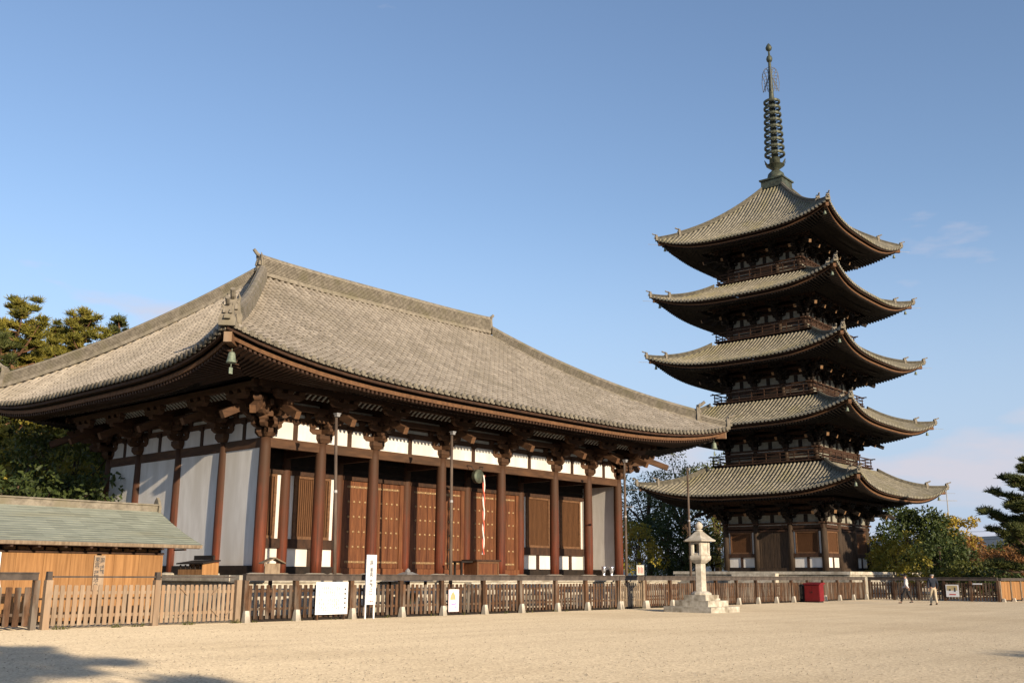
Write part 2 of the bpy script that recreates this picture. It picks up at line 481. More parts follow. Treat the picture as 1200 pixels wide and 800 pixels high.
# ------------------------------------------------------------------ the ground
g = MB()
g.add([(-3000, -3000, 0), (3000, -3000, 0), (3000, 3000, 0), (-3000, 3000, 0)], [(0, 1, 2, 3)])
put('ground', g, 'gravel', kind='structure')
hv, hq = [], []
for k in range(121):
    a = 2 * math.pi * k / 120
    h = 55 + 40 * math.sin(3 * a + 1.0) + 22 * math.sin(7 * a + 0.4) + 10 * math.sin(17 * a)
    for rr, z in ((2300, -5), (2500, h * 0.7), (2700, max(h, 8)), (2950, -5)):
        hv.append((rr * math.cos(a), rr * math.sin(a), z))
for k in range(120):
    for j in range(3):
        hq.append((k * 4 + j, k * 4 + 4 + j, k * 4 + 5 + j, k * 4 + 1 + j))
put('hills', mesh_np('hills', hv, hq, smooth=True), 'hill', kind='structure')

# ------------------------------------------------------------------ temple roofs
SIDES = [(Vector((1, 0, 0)), Vector((0, -1, 0))), (Vector((0, 1, 0)), Vector((1, 0, 0))),
         (Vector((-1, 0, 0)), Vector((0, 1, 0))), (Vector((0, -1, 0)), Vector((-1, 0, 0)))]
WEST, SOUTH, EAST, NORTH = 0, 1, 2, 3

class Roof:
    """hipped roof with swept-up corners. hx, hy: half size at mid eave; rx, ry: half size at the top."""
    def __init__(s, c, hx, hy, rx, ry, z0, z1, lift, pw=4.0, flare=0.35, conc=0.3):
        s.c = Vector(c); s.h = (hx, hy); s.r = (rx, ry); s.z0, s.z1 = z0, z1
        s.lift, s.pw, s.fl, s.k = lift, pw, flare, conc
    def dims(s, side):
        hx, hy = s.h; rx, ry = s.r
        return (hx + s.fl, rx, hy, ry) if side in (0, 2) else (hy + s.fl, ry, hx, rx)   # A, Ra, H, Rn
    def prof(s, q):
        return s.z0 + (s.z1 - s.z0) * ((1 - s.k) * q + s.k * q * q)
    def pos_np(s, side, al, q):
        """al: along coordinates, q: 0 at the eave .. 1 at the top"""
        A, Ra, H, Rn = s.dims(side)
        a, n = SIDES[side]
        hw = A + q * (Ra - A)
        t = np.clip(np.abs(al) / np.maximum(hw, 1e-6), 0, 1)
        sw = t ** s.pw * (1 - q) ** 2
        d = H + q * (Rn - H) + s.fl * sw
        z = s.prof(q) + s.lift * sw
        return np.stack([s.c.x + a.x * al + n.x * d, s.c.y + a.y * al + n.y * d, z + 0 * al], -1)
    def eave(s, side, t, inset=0.0, dz=0.0):
        A, Ra, H, Rn = s.dims(side)
        a, n = SIDES[side]
        sw = abs(t) ** s.pw
        p = s.c + a * (t * (A - inset)) + n * (H + s.fl * sw - inset)
        return Vector((p.x, p.y, s.z0 + s.lift * sw + dz))
    def eave_al(s, side, al, inset=0.0, dz=0.0):
        A = s.dims(side)[0]
        return s.eave(side, max(-1, min(1, al / (A - inset))), inset, dz)
    def hip(s, side, sgn, q):
        A, Ra, H, Rn = s.dims(side)
        al = (A + q * (Ra - A)) * sgn
        p = s.pos_np(side, np.array([al]), np.array([q]))[0]
        return Vector(p)
    def rows(s, side, sp):
        A = s.dims(side)[0]
        n = int((2 * A - 0.2) / sp)
        return [(-(n - 1) / 2 + j) * sp for j in range(n)]
    def tiles(s, sp=0.34, rad=0.085, tl=0.36, sides=(0, 1, 2, 3), caps=False):
        V, Q, Tn, off = [], [], [], 0
        th = np.linspace(0, math.pi, 5)
        for side in sides:
            A, Ra, H, Rn = s.dims(side)
            a = np.array(SIDES[side][0])
            L = math.hypot(H - Rn, s.z1 - s.z0) * 1.02
            for al in s.rows(side, sp):
                qm = min(1.0, (A - abs(al)) / max(A - Ra, 1e-6)) if abs(al) > Ra else 1.0
                nt = max(1, int(qm * L / tl))
                q = np.linspace(0, qm, nt + 1)
                P = s.pos_np(side, np.full(nt + 1, al), q)
                d = P[1:] - P[:-1]
                d /= np.linalg.norm(d, axis=1)[:, None] + 1e-9
                N = np.cross(a[None], d)
                N[N[:, 2] < 0] *= -1
                tt = .52 + rng.random(nt) * 0.30 + rng.random() * 0.16
                # half-round cover tiles
                rr = rad * (1 + 0.10 * (rng.random(nt) - 0.5))
                lo = P[:-1, None, :] + a[None, None] * (np.cos(th)[None, :, None] * (rr * 1.05)[:, None, None]) + N[:, None, :] * (np.sin(th)[None, :, None] * (rr * 1.12)[:, None, None] + 0.008)
                hi = P[1:, None, :] + a[None, None] * (np.cos(th)[None, :, None] * (rr * 0.96)[:, None, None]) + N[:, None, :] * (np.sin(th)[None, :, None] * (rr * 1.0)[:, None, None] + 0.0)
                V.append(np.concatenate([lo, hi], 1).reshape(-1, 3))
                base = off + np.arange(nt)[:, None] * 10
                for k in range(4):
                    Q.append(np.concatenate([base + k, base + k + 1, base + 6 + k, base + 5 + k], 1)); Tn.append(tt)
                Q.append(np.concatenate([base, base + 1, base + 3, base + 4], 1)); Tn.append(tt * 0.85)
                off += nt * 10
                # pan tiles, each lower edge proud of the next
                pw = []
                for e, qq, dz in ((-0.5, q[:-1], 0.012), (0.5, q[:-1], 0.012), (0.5, q[1:], 0.0), (-0.5, q[1:], 0.0)):
                    hw = A + qq * (Ra - A)
                    ax = np.clip(al + e * sp, -hw, hw)
                    p = s.pos_np(side, ax, qq); p[:, 2] += dz
                    pw.append(p)
                for e in (-0.5, 0.5):
                    hw = A + q[:-1] * (Ra - A)
                    p = s.pos_np(side, np.clip(al + e * sp, -hw, hw), q[:-1]); p[:, 2] -= 0.01
                    pw.append(p)
                V.append(np.stack(pw, 1).reshape(-1, 3))
                b2 = off + np.arange(nt)[:, None] * 6
                Q.append(np.concatenate([b2, b2 + 1, b2 + 2, b2 + 3], 1)); Tn.append(rng.random(nt) * 0.28)  # pans tinted darker than covers: shade between the rows put into the colour
                Q.append(np.concatenate([b2, b2 + 1, b2 + 5, b2 + 4], 1)); Tn.append(rng.random(nt) * 0.2)
                off += nt * 6
                if caps:                                   # round eave end
                    p = np.array(s.eave_al(side, al, -0.02, 0.03)); n = np.array(SIDES[side][1])
                    t8 = np.linspace(0, 2 * math.pi, 9)[:-1]
                    ring = p + a * np.cos(t8)[:, None] * rad * 1.25 + np.array([0, 0, 1.0]) * np.sin(t8)[:, None] * rad * 1.25
                    V.append(np.concatenate([ring + n * 0.04, ring - n * 0.10]))
                    Q.append(np.array([(off, off + 1, off + 2, off + 3), (off + 3, off + 4, off + 7, off), (off + 4, off + 5, off + 6, off + 7)])); Tn.append(np.full(3, 0.75))
                    Q.append(np.array([(off + k, off + (k + 1) % 8, off + 8 + (k + 1) % 8, off + 8 + k) for k in range(8)])); Tn.append(np.full(8, 0.6))
                    off += 16
        return mesh_np('roof_tiles', np.concatenate(V), np.concatenate(Q), np.concatenate(Tn))
    def strip(s, side, inset0, inset1, za, zb, nseg=24):
        """board swept along one eave, mitred at the corners"""
        m = MB(); ts = [-1 + 2 * k / nseg for k in range(nseg + 1)]
        for t in ts:
            m.v += [tuple(s.eave(side, t, inset0, za)), tuple(s.eave(side, t, inset0, zb)), tuple(s.eave(side, t, inset1, zb)), tuple(s.eave(side, t, inset1, za))]
        for i in range(nseg):
            for k in range(4):
                q = (k + 1) % 4
                m.f.append((i * 4 + k, i * 4 + q, i * 4 + 4 + q, i * 4 + 4 + k))
        m.f += [(3, 2, 1, 0), tuple(nseg * 4 + k for k in range(4))]
        return m

def RIDGE_PROF(w, h):
    """stack of thin flat-tile courses under a round cap tile"""
    n = max(4, int(h / .085))
    rightside = [(w * .5, -.15)]
    for k in range(n):
        z0, z1 = h * .82 * k / n, h * .82 * (k + 1) / n
        ww = w * (.5 - .10 * k / n)
        rightside += [(ww, z0), (ww, z0 + (z1 - z0) * .62), (ww - .05, z0 + (z1 - z0) * .66), (ww - .05, z1)]
    rightside += [(w * .27, h * .82), (w * .25, h * .92), (w * .13, h)]
    return rightside + [(-a, b) for a, b in rightside[::-1]]

def ogre_tile(w, h):
    """demon-faced ridge end: shouldered plate, brow, snout, horn and a projecting bird-rest tile; faces -Y"""
    m = MB()
    m.prism([(-w * .62, -.15), (w * .62, -.15), (w * .66, h * .18), (w * .52, h * .45), (w * .46, h * .85), (w * .25, h * 1.08), (-w * .25, h * 1.08), (-w * .46, h * .85), (-w * .52, h * .45), (-w * .66, h * .18)], -0.10, 0.08)
    m.frustum((0, -.16), (w * .5, .16), (w * .34, .10), h * .12, h * .42)
    for sx in (-1, 1):
        m.frustum((sx * w * .24, -.14), (w * .22, .12), (w * .14, .06), h * .5, h * .78)
        m.tube([(sx * w * .3, -.05, h * .85), (sx * w * .42, -.08, h * 1.1), (sx * w * .36, -.12, h * 1.28)], [.07 * w / .5, .05 * w / .5, .015])
    m.tube([(0, .05, h * 1.05), (0, -.22, h * 1.2), (0, -.42, h * 1.42)], [.085 * w / .5, .09 * w / .5, .08 * w / .5], 8)
    return m

def face_rot(d):
    """matrix turning local -Y towards horizontal direction d"""
    return RZ(math.atan2(d[0], -d[1]))

# bracket set: local origin at the column head, outward = -Y
def bracket(sc=1.0, diagonal=False):
    m, tail = MB(), MB()
    k = math.sqrt(2) if diagonal else 1.0
    def masu(x, y, z, w=.32, h=.18):
        m.frustum((x, y), (w * .72, w * .72), (w, w), z, z + h * .4)
        m.cbox((x, y, z + h * .7), (w, w, h * .6))
    def arm_x(y, z, L, h=.22, w=.20):                      # boat-shaped arm along the wall
        m.prism([(-L / 2, z + h * .5), (-L / 2 + .16, z), (L / 2 - .16, z), (L / 2, z + h * .5), (L / 2, z + h), (-L / 2, z + h)], y - w / 2, y + w / 2)
    def arm_y(y0, z, h=.22, w=.20):
        poly = [(y0, z + h * .5), (y0 + .16, z), (.45, z), (.45, z + h), (y0, z + h)]
        m.add([(-w / 2, a, b) for a, b in poly] + [(w / 2, a, b) for a, b in poly], [(0, 1, 2, 3, 4), (9, 8, 7, 6, 5)] + [(i, i + 5, (i + 1) % 5 + 5, (i + 1) % 5) for i in range(5)])
    m.frustum((0, 0), (.44, .44), (.64, .64), .0, .16)
    m.cbox((0, 0, .25), (.64, .64, .18))
    if not diagonal:
        arm_x(0, .345, 1.35)
        for x in (-.54, 0, .54): masu(x, 0, .57)
        arm_x(0, .755, 1.9)
        for x in (-.8, 0, .8): masu(x, 0, .98)
        arm_x(-.48 , .755, 1.35)
        for x in (-.54, 0, .54): masu(x, -.48, .98)
        arm_x(-1.40, 1.33, 1.35)
        for x in (-.54, 0, .54): masu(x, -1.40, 1.55, .30, .14)
    arm_y(-.66 * k, .348); masu(0, -.48 * k, .57)
    arm_y(-1.12 * k, .758); masu(0, -.95 * k, .98)
    arm_y(-1.25 * k, 1.17)
    masu(0, -1.40 * k, 1.14)
    tail.beam((0, .4, 1.86), (0, -2.05 * k, .66), .23, .30)
    return m.xf(Matrix.Scale(sc, 4)), tail.xf(Matrix.Scale(sc, 4))

def lerp_list(a, b, n): return [a + (b - a) * (i / n) for i in range(n + 1)]

def rafter_boxes(roof, side, wall_h, sp, o_in, o_out, zin, z_out_rel, w, h, base=True):
    """parallel rafters of one side. o_out: inset of outer end from the eave, o_in: distance of the inner end outside the wall plane"""
    A, Ra, H, Rn = roof.dims(side)
    a, n = SIDES[side]
    out = []
    nn = int((2 * (A - .5)) / sp)
    for j in range(nn):
        al = (-(nn - 1) / 2 + j) * sp
        p1 = roof.eave_al(side, al, o_out, z_out_rel)
        dist_out = (p1 - roof.c).dot(n)
        if abs(al) > dist_out + (A - H - roof.fl) - .1: continue
        inner = H - (H - wall_h) + o_in                     # distance from centre of the inner end
        # outside the wall corner the rafter stops at the hip rafter
        over = abs(al) - (A - (H + roof.fl) + inner)
        d_in = inner + max(0, over)
        if d_in > dist_out - .25: continue
        f = (d_in - inner) / max(dist_out - inner, 1e-6)
        z_in = zin + (p1.z - zin) * f
        p0 = roof.c + a * al + n * d_in
        out.append((Vector((p0.x, p0.y, z_in)), p1))
    return out

# =================================================================== THE MAIN HALL
ZB = 1.55
CT = ZB + 5.32                                             # column head
FX = [0, 2.75, 5.62, 9.74, 13.86, 17.98, 20.85, 23.6]
SY = [0, 2.87, 6.35, 9.84, 12.70]
HC = Vector((11.8, 6.35, 0))
YI = 2.42                                                  # inner facade behind the open aisle
hall = thing('temple_hall', (11.8, 6.35, 0), 'broad single-storey timber temple hall with grey tiled hip roof and white plaster walls', 'temple')

# stone platform
pm = MB()
pm.box(-2.3, 25.9, -2.3, 15.0, 0, 1.26)
put('platform', pm, 'stone', hall)
edge = MB().box(-2.42, 26.02, -2.42, 15.12, 1.262, 1.502)
platform_top = put('platform_top', edge, 'stone', hall)
for k in range(14):
    x0 = -2.44 + k * 2.034
    put('kerb_stone', MB().box(x0 + .01, x0 + 2.02, -2.46, -1.9, 1.30, 1.515), 'stone', platform_top)
for k in range(9):
    y0 = -1.88 + k * 1.88
    put('kerb_stone', MB().box(-2.46, -1.9, y0 + .01, y0 + 1.87, 1.30, 1.515), 'stone', platform_top)
st = MB()
for k in range(5):
    st.box(9.0, 14.6, -2.46 - .32 * (5 - k), -2.46 - .32 * (4 - k), 0, .25 * (k + 1))
put('steps', st, 'stone', hall)

# columns
prof = [(.228, 0), (.242, .6), (.245, 2.0), (.238, 3.6), (.218, 4.9), (.200, 5.32)]
col_mesh = MB().lathe(prof, 20).mesh('column', True)
base_mesh = MB().lathe([(.46, -.05), (.46, .02), (.33, .055), (.30, .06)], 20).mesh('base_stone')
def hall_column(x, y):
    c = put('column', col_mesh, 'column_red', hall, T(x, y, ZB) @ RZ(random.random() * 6))
    put('base_stone', base_mesh, 'stone', c, T(x, y, ZB - .003))
perim = [(x, 0) for x in FX] + [(23.6, y) for y in SY[1:]] + [(x, 12.7) for x in FX[-2::-1]] + [(0, y) for y in SY[-2:0:-1]]
for x, y in perim: hall_column(x, y)
for x in FX[1:-1]: hall_column(x, YI)

# tie beams, plaster, struts on the four sides
def hall_side(p0, p1, cols, n, walls, ground_wall):
    """cols: distances of the columns from p0 along the side"""
    p0, p1 = Vector(p0), Vector(p1)
    a = (p1 - p0).normalized(); n = Vector(n); L = (p1 - p0).length
    rot = Matrix(((a.x, -n.x, 0, p0.x), (a.y, -n.y, 0, p0.y), (0, 0, 1, 0), (0, 0, 0, 1)))   # local x along, local y inward
    def b(name, x0, x1, y0, y1, z0, z1, mat, par=hall):
        return put(name, MB().box(x0, x1, y0, y1, z0, z1), mat, par, rot)
    b('head_beam', -.12, L + .12, -.11, .11, 6.47, 6.86, 'wood_beam')
    for i in range(len(cols) - 1):
        c0, c1 = cols[i] + .2, cols[i + 1] - .2
        mid = (c0 + c1) / 2
        pan = b('plaster_panel', c0, c1, -.045, .045, 6.862, 7.56, 'plaster')
        b('strut', mid - .11, mid + .11, -.075, .075, 6.863, 7.50, 'wood_brown', pan)
        m = MB().frustum((mid, 0), (.24, .26), (.34, .34), 7.502, 7.58); m.cbox((mid, 0, 7.635), (.34, .34, .11))
        put('strut_block', m, 'wood_brown', pan, rot)
        b('plaster_panel', c0, c1, -.04, .04, 7.80, 7.94, 'plaster_old')
        b('plaster_panel', c0, c1, -.04, .04, 8.18, 8.40, 'plaster_old')
        if walls:
            b('plaster_panel', c0, c1, -.06, .06, 1.88, 6.468, 'plaster')
            b('ground_sill', c0 - .02, c1 + .02, -.13, .13, 1.505, 1.878, 'wood_dark')
    for z0, z1, yy, ex in ((7.565, 7.795, 0, .5), (7.945, 8.175, 0, .6), (8.405, 8.70, 0, .7), (8.00, 8.22, -.48, 1.0), (8.45, 8.68, -.95, 1.4), (8.58, 8.82, -1.40, 1.7)):
        b('bracket_beam', -ex, L + ex, yy - .085, yy + .085, z0, z1, 'wood_beam')
    # ribbed cove between the outer bracket beams
    rb = MB()
    for k in range(int(L / .26)):
        x = .1 + k * .26
        for (ya, za), (yb, zb) in (((-1.00, 8.42), (-1.14, 8.52)), ((-1.14, 8.52), (-1.30, 8.60))):
            rb.beam((x, ya, za), (x, yb, zb), .05, .05, (1, 0, 0))
    put('cove_ribs', rb, 'plaster_old', hall, rot, kind='stuff')
hall_side((0, 0, 0), (23.6, 0, 0), FX, (0, -1, 0), False, False)
hall_side((23.6, 0, 0), (23.6, 12.7, 0), SY, (1, 0, 0), True, True)
hall_side((23.6, 12.7, 0), (0, 12.7, 0), [23.6 - x for x in FX[::-1]], (0, 1, 0), True, True)
hall_side((0, 12.7, 0), (0, 0, 0), [12.7 - y for y in SY[::-1]], (-1, 0, 0), True, True)

# bracket sets
bm, tm = bracket(1.0)
dm, dtm = bracket(1.0, True)
bmesh_, tmesh_, dmesh_, dtmesh_ = bm.mesh('bracket_set'), tm.mesh('tail_rafter'), dm.mesh('bracket_set'), dtm.mesh('tail_rafter')
def brackets_at(root, x, y, z, dirs, diag, meshes, mats=('wood_beam', 'wood_end')):
    for d in dirs:
        mm = T(x, y, z) @ face_rot(d)
        b = put('bracket_set', meshes[0], mats[0], root, mm)
        put('tail_rafter', meshes[1], mats[1], b, mm)
    if diag:
        mm = T(x, y, z + .004) @ face_rot(diag)
        b = put('bracket_set', meshes[2], mats[0], root, mm)
        put('tail_rafter', meshes[3], mats[1], b, mm)
def lit_end(me, body, end):
    me.materials.append(MAT[body]); me.materials.append(MAT[end])
    me.polygons[1].material_index = 1  # only the outer end gets the lighter tone, sunlight put into its colour
    return me
lit_end(tmesh_, 'wood_beam', 'wood_end'); lit_end(dtmesh_, 'wood_beam', 'wood_end')
MS = (bmesh_, tmesh_, dmesh_, dtmesh_)
for x in FX[1:-1]:
    brackets_at(hall, x, 0, CT, [(0, -1)], None, MS)
    brackets_at(hall, x, 12.7, CT, [(0, 1)], None, MS)
for y in SY[1:-1]:
    brackets_at(hall, 0, y, CT, [(-1, 0)], None, MS)
    brackets_at(hall, 23.6, y, CT, [(1, 0)], None, MS)
for x, y, sx, sy in ((0, 0, -1, -1), (23.6, 0, 1, -1), (0, 12.7, -1, 1), (23.6, 12.7, 1, 1)):
    brackets_at(hall, x, y, CT, [(0, sy), (sx, 0)], (sx * .7071, sy * .7071), MS)

# inner facade: lattice windows in the outer bays, plank doors in the middle three
def facade(root, rot, cols, kinds, zb, ztop, zmid0, zmid1, zwin, sc=1.0, cr=.25, doormat='wood_door', studs=True):
    def b(name, x0, x1, y0, y1, z0, z1, mat, par=root):
        return put(name, MB().box(x0, x1, y0, y1, z0, z1), mat, par, rot)
    for i, kd in enumerate(kinds):
        c0, c1 = cols[i] + cr * .8, cols[i + 1] - cr * .8
        mid = (c0 + c1) / 2
        if kd == 'w':
            b('ground_sill', c0, c1, -.12, .1, zb - .045, zb + .33 * sc, 'wood_dark')
            b('waist_beam', c0, c1, -.16, .1, zmid0, zmid1, 'wood_brown')
            b('lintel', c0, c1, -.16, .1, zwin, zwin + .2 * sc, 'wood_brown')
            for s_, e_ in ((c0, mid - .11), (mid + .11, c1)):
                b('plaster_panel', s_, e_, -.02, .04, zb + .332 * sc, zmid0 - .002, 'plaster')
            b('strut', mid - .109, mid + .109, -.08, .05, zb + .331 * sc, zmid0 - .001, 'wood_brown')
            gw = .26 * sc
            for s_, e_ in ((c0, c0 + gw), (c1 - gw, c1)):
                b('plaster_panel', s_, e_, -.02, .04, zmid1 + .002, zwin - .002, 'plaster')
            x0, x1 = c0 + gw, c1 - gw
            fr = MB()
            fr.box(x0, x0 + .13 * sc, -.11, .06, zmid1 + .001, zwin - .001); fr.box(x1 - .13 * sc, x1, -.11, .06, zmid1 + .001, zwin - .001)
            fr.box(x0 + .13 * sc, x1 - .13 * sc, -.10, .06, zmid1 + .001, zmid1 + .12); fr.box(x0 + .13 * sc, x1 - .13 * sc, -.10, .06, zwin - .12, zwin - .001)
            w = put('window', fr, 'wood_end', root, rot)
            la = MB()
            nb = max(5, int((x1 - x0 - .26 * sc) / (.105 * sc)))
            for k in range(nb):
                xx = x0 + .13 * sc + (k + .5) * (x1 - x0 - .26 * sc) / nb
                la.box(xx - .034 * sc, xx + .034 * sc, -.05, .0, zmid1 + .121, zwin - .121)
            put('lattice', la, 'wood_lattice', w, rot)
            b('window_board', x0 + .12 * sc, x1 - .12 * sc, .02, .055, zmid1 + .1, zwin - .1, 'wood_lattice', w)
        else:
            b('threshold', c0, c1, -.18, .1, zb - .045, zb + .28 * sc, doormat)
            b('lintel', c0, c1, -.16, .1, zwin, zwin + .2 * sc, 'wood_brown')
            jw = .24 * sc
            for s_, e_ in ((c0, c0 + jw), (c1 - jw, c1)):
                b('door_jamb', s_, e_, -.10, .06, zb + .281 * sc, zwin - .001, doormat)
            x0, x1 = c0 + jw, c1 - jw
            for s_, e_ in ((x0, mid - .012), (mid + .012, x1)):
                z0, z1 = zb + .285 * sc, zwin - .005
                npl = max(3, int((e_ - s_) / (.30 * sc)))
                lf = put('door_leaf', MB().box(s_ + .01, e_ - .01, .0, .05, z0, z1), doormat, root, rot)
                for k in range(npl):
                    xa, xb = s_ + (e_ - s_) * k / npl, s_ + (e_ - s_) * (k + 1) / npl
                    put('plank', MB().box(xa + .006, xb - .006, -.052 - .006 * (k % 2), -.001, z0 + .01, z1 - .01), doormat, lf, rot)
                if studs:
                    sm = MB()
                    for r_ in range(6):
                        zz = z0 + (z1 - z0) * (.07 + .172 * r_)
                        for k in range(npl):
                            xx = s_ + (e_ - s_) * (k + .5) / npl
                            sm.lathe([(.065, 0), (.055, .03), (.02, .05)], 8, (0, 0, 0))
                            nv = len(sm.v)
                            for q in range(nv - 24, nv):
                                vx, vy, vz = sm.v[q]
                                sm.v[q] = (xx + vx, -.058 - vz, zz + vy)
                        if r_ in (0, 5):
                            sm.box(s_ + .05, e_ - .05, -.068, -.0595, zz - .045, zz + .045)
                    put('studs', sm, 'fitting', lf, rot)
facade(hall, T(0, YI, 0), FX, 'wwdddww', ZB, 6.4, 2.63, 3.02, 5.72)
# boarded wall above the lintels, coffered ceiling over the aisle
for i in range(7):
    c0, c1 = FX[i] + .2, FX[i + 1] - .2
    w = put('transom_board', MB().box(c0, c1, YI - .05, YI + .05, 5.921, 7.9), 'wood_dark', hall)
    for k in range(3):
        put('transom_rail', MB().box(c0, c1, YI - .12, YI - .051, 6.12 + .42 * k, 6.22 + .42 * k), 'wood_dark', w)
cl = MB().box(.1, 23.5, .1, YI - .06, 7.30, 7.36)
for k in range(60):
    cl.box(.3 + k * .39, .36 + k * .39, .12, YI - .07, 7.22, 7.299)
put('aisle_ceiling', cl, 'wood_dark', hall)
# cross beams of the aisle
for x in FX[1:-1]:
    put('cross_beam', MB().box(x - .13, x + .13, .18, YI - .18, 6.40, 6.80), 'wood_brown', hall)
put('floor', MB().box(-1.85, 25.45, -1.85, 14.6, 1.5055, 1.512), 'stone', hall)

# ---- hall roof
hr = Roof((11.5, 6.35, 0), 11.8 + 4.40, 6.35 + 4.40, 7.9, 0.02, 8.86, 15.55, 0.95, 4.0, 0.38, 0.22)
roof_t = put('roof_tiles', hr.tiles(.345, .105, .37), 'tile', hall, kind='stuff')
# deck under the tiles and plain boards over the rafters
deck = MB(); nq = 8; nt = 24
for side in range(4):
    A, Ra, H, Rn = hr.dims(side)
    o = len(deck.v)
    for j in range(nq + 1):
        q = j / nq
        for i in range(nt + 1):
            t = -1 + 2 * i / nt
            p = hr.pos_np(side, np.array([(A + q * (Ra - A)) * t]), np.array([q]))[0]
            deck.v.append((p[0], p[1], p[2] - .07))
    for j in range(nq):
        for i in range(nt):
            a0 = o + j * (nt + 1) + i
            deck.f.append((a0, a0 + 1, a0 + nt + 2, a0 + nt + 1))
put('roof_deck', deck, 'wood_dark', hall)
# round end tiles along the two eaves in view
disc = MB()
disc.tube([(0, .16, 0), (0, -.03, 0)], .112, 12)
disc.tube([(0, -.02, 0), (0, -.05, 0)], .075, 10)
disc.prism([(.09, -.07), (.12, -.115), (.225, -.115), (.255, -.07), (.25, -.03), (.10, -.03)], .02, .06)
disc_m = disc.mesh('eave_tile')
for side in (WEST, NORTH, SOUTH):
    rows = hr.rows(side, .345)
    if side == SOUTH: rows = rows[:20]
    for al in rows:
        p = hr.eave_al(side, al, -.02, .05)
        put('eave_tile', disc_m, 'eave_end', roof_t, T(*p) @ face_rot(SIDES[side][1]))
for side in range(4):
    put('tile_batten', hr.strip(side, .10, .30, -.19, -.075), 'wood_brown', hall)
    put('eave_board', hr.strip(side, .36, .56, -.42, -.27), 'wood_end', hall)
    put('eave_lath', hr.strip(side, .50, .60, -.265, -.10), 'wood_dark', hall)
# flying rafters: separate pieces on the two eaves in view
unit = MB().box(-.5, .5, 0, 1, -.5, .5).mesh('flying_rafter')
def beam_matrix(p0, p1, w, h):
    d = p1 - p0; L = d.length; y = d.normalized(); x = y.cross(Vector((0, 0, 1))).normalized(); z = x.cross(y)
    return Matrix(((x.x * w, y.x * L, z.x * h, p0.x), (x.y * w, y.y * L, z.y * h, p0.y), (x.z * w, y.z * L, z.z * h, p0.z), (0, 0, 0, 1)))
soff = MB()
base_r = MB()
for side in range(4):
    wall_h = 6.35 if side in (0, 2) else 11.8
    fly = rafter_boxes(hr, side, wall_h, .215, 2.35, .42, 8.70, -.475, .09, .11)
    if side in (WEST, NORTH):
        for p0, p1 in fly:
            put('flying_rafter', unit, 'wood_brown', hall, beam_matrix(p0, p1, .10, .12))
    else:
        for p0, p1 in fly: base_r.beam(p0, p1, .10, .12)
    for p0, p1 in rafter_boxes(hr, side, wall_h, .215, -.2, 1.55, 9.42, -.42, .1, .12):
        base_r.beam(p0, p1, .11, .13)
    # soffit boards above both rafter layers
    n = 24
    def wl_pt(t, off, z):
        A, Ra, H, Rn = hr.dims(side); a, nn = SIDES[side]
        p = hr.c + a * (t * (A - H - hr.fl + wall_h + off)) + nn * (wall_h + off)
        return (p.x, p.y, z)
    o = len(soff.v)
    for i in range(n + 1):
        t = -1 + 2 * i / n
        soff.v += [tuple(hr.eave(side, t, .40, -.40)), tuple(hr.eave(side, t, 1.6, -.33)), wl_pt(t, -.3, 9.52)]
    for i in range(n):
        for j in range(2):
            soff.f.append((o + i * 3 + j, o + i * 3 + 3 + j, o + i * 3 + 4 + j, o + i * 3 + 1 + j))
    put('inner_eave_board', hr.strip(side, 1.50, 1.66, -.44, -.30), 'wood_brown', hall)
put('base_rafters', base_r, 'wood_dark', hall, kind='stuff')  # darkest wood: shade under the eaves put into the colour
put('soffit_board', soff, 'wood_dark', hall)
# hip rafters, corner bells
bell_m = MB().lathe([(.03, .30), (.10, .28), (.145, .20), (.16, .05), (.20, -.12), (.215, -.16), (.17, -.16)], 14)
bell_m.tube([(0, 0, .28), (0, 0, .42)], .018, 6)
bell_mesh = bell_m.mesh('bell', True)
clap_mesh = MB().tube([(0, 0, .1), (0, 0, -.32)], .012, 6).box(-.07, .07, -.008, .008, -.52, -.30).mesh('clapper')
for side in range(4):
    corner = hr.eave(side, 1, .30, -.42)
    cin = HC + Vector(((corner.x - HC.x) / abs(corner.x - HC.x) * 11.6, (corner.y - HC.y) / abs(corner.y - HC.y) * 6.15, 9.30))
    d = (corner - cin).normalized()
    h = MB().beam(cin, corner + d * .12, .26, .34)
    hip_r = put('hip_rafter', h, 'wood_end', hall)
    put('end_plate', MB().beam(corner + d * .11, corner + d * .145, .27, .35), 'wood_pale', hip_r)
    bl = corner - d * .55 + Vector((0, 0, -.62))
    b = put('bell', bell_mesh, 'bell_green', hip_r, T(*bl) @ Matrix.Scale(.85, 4))
    put('clapper', clap_mesh, 'bell_green', b, T(*bl))
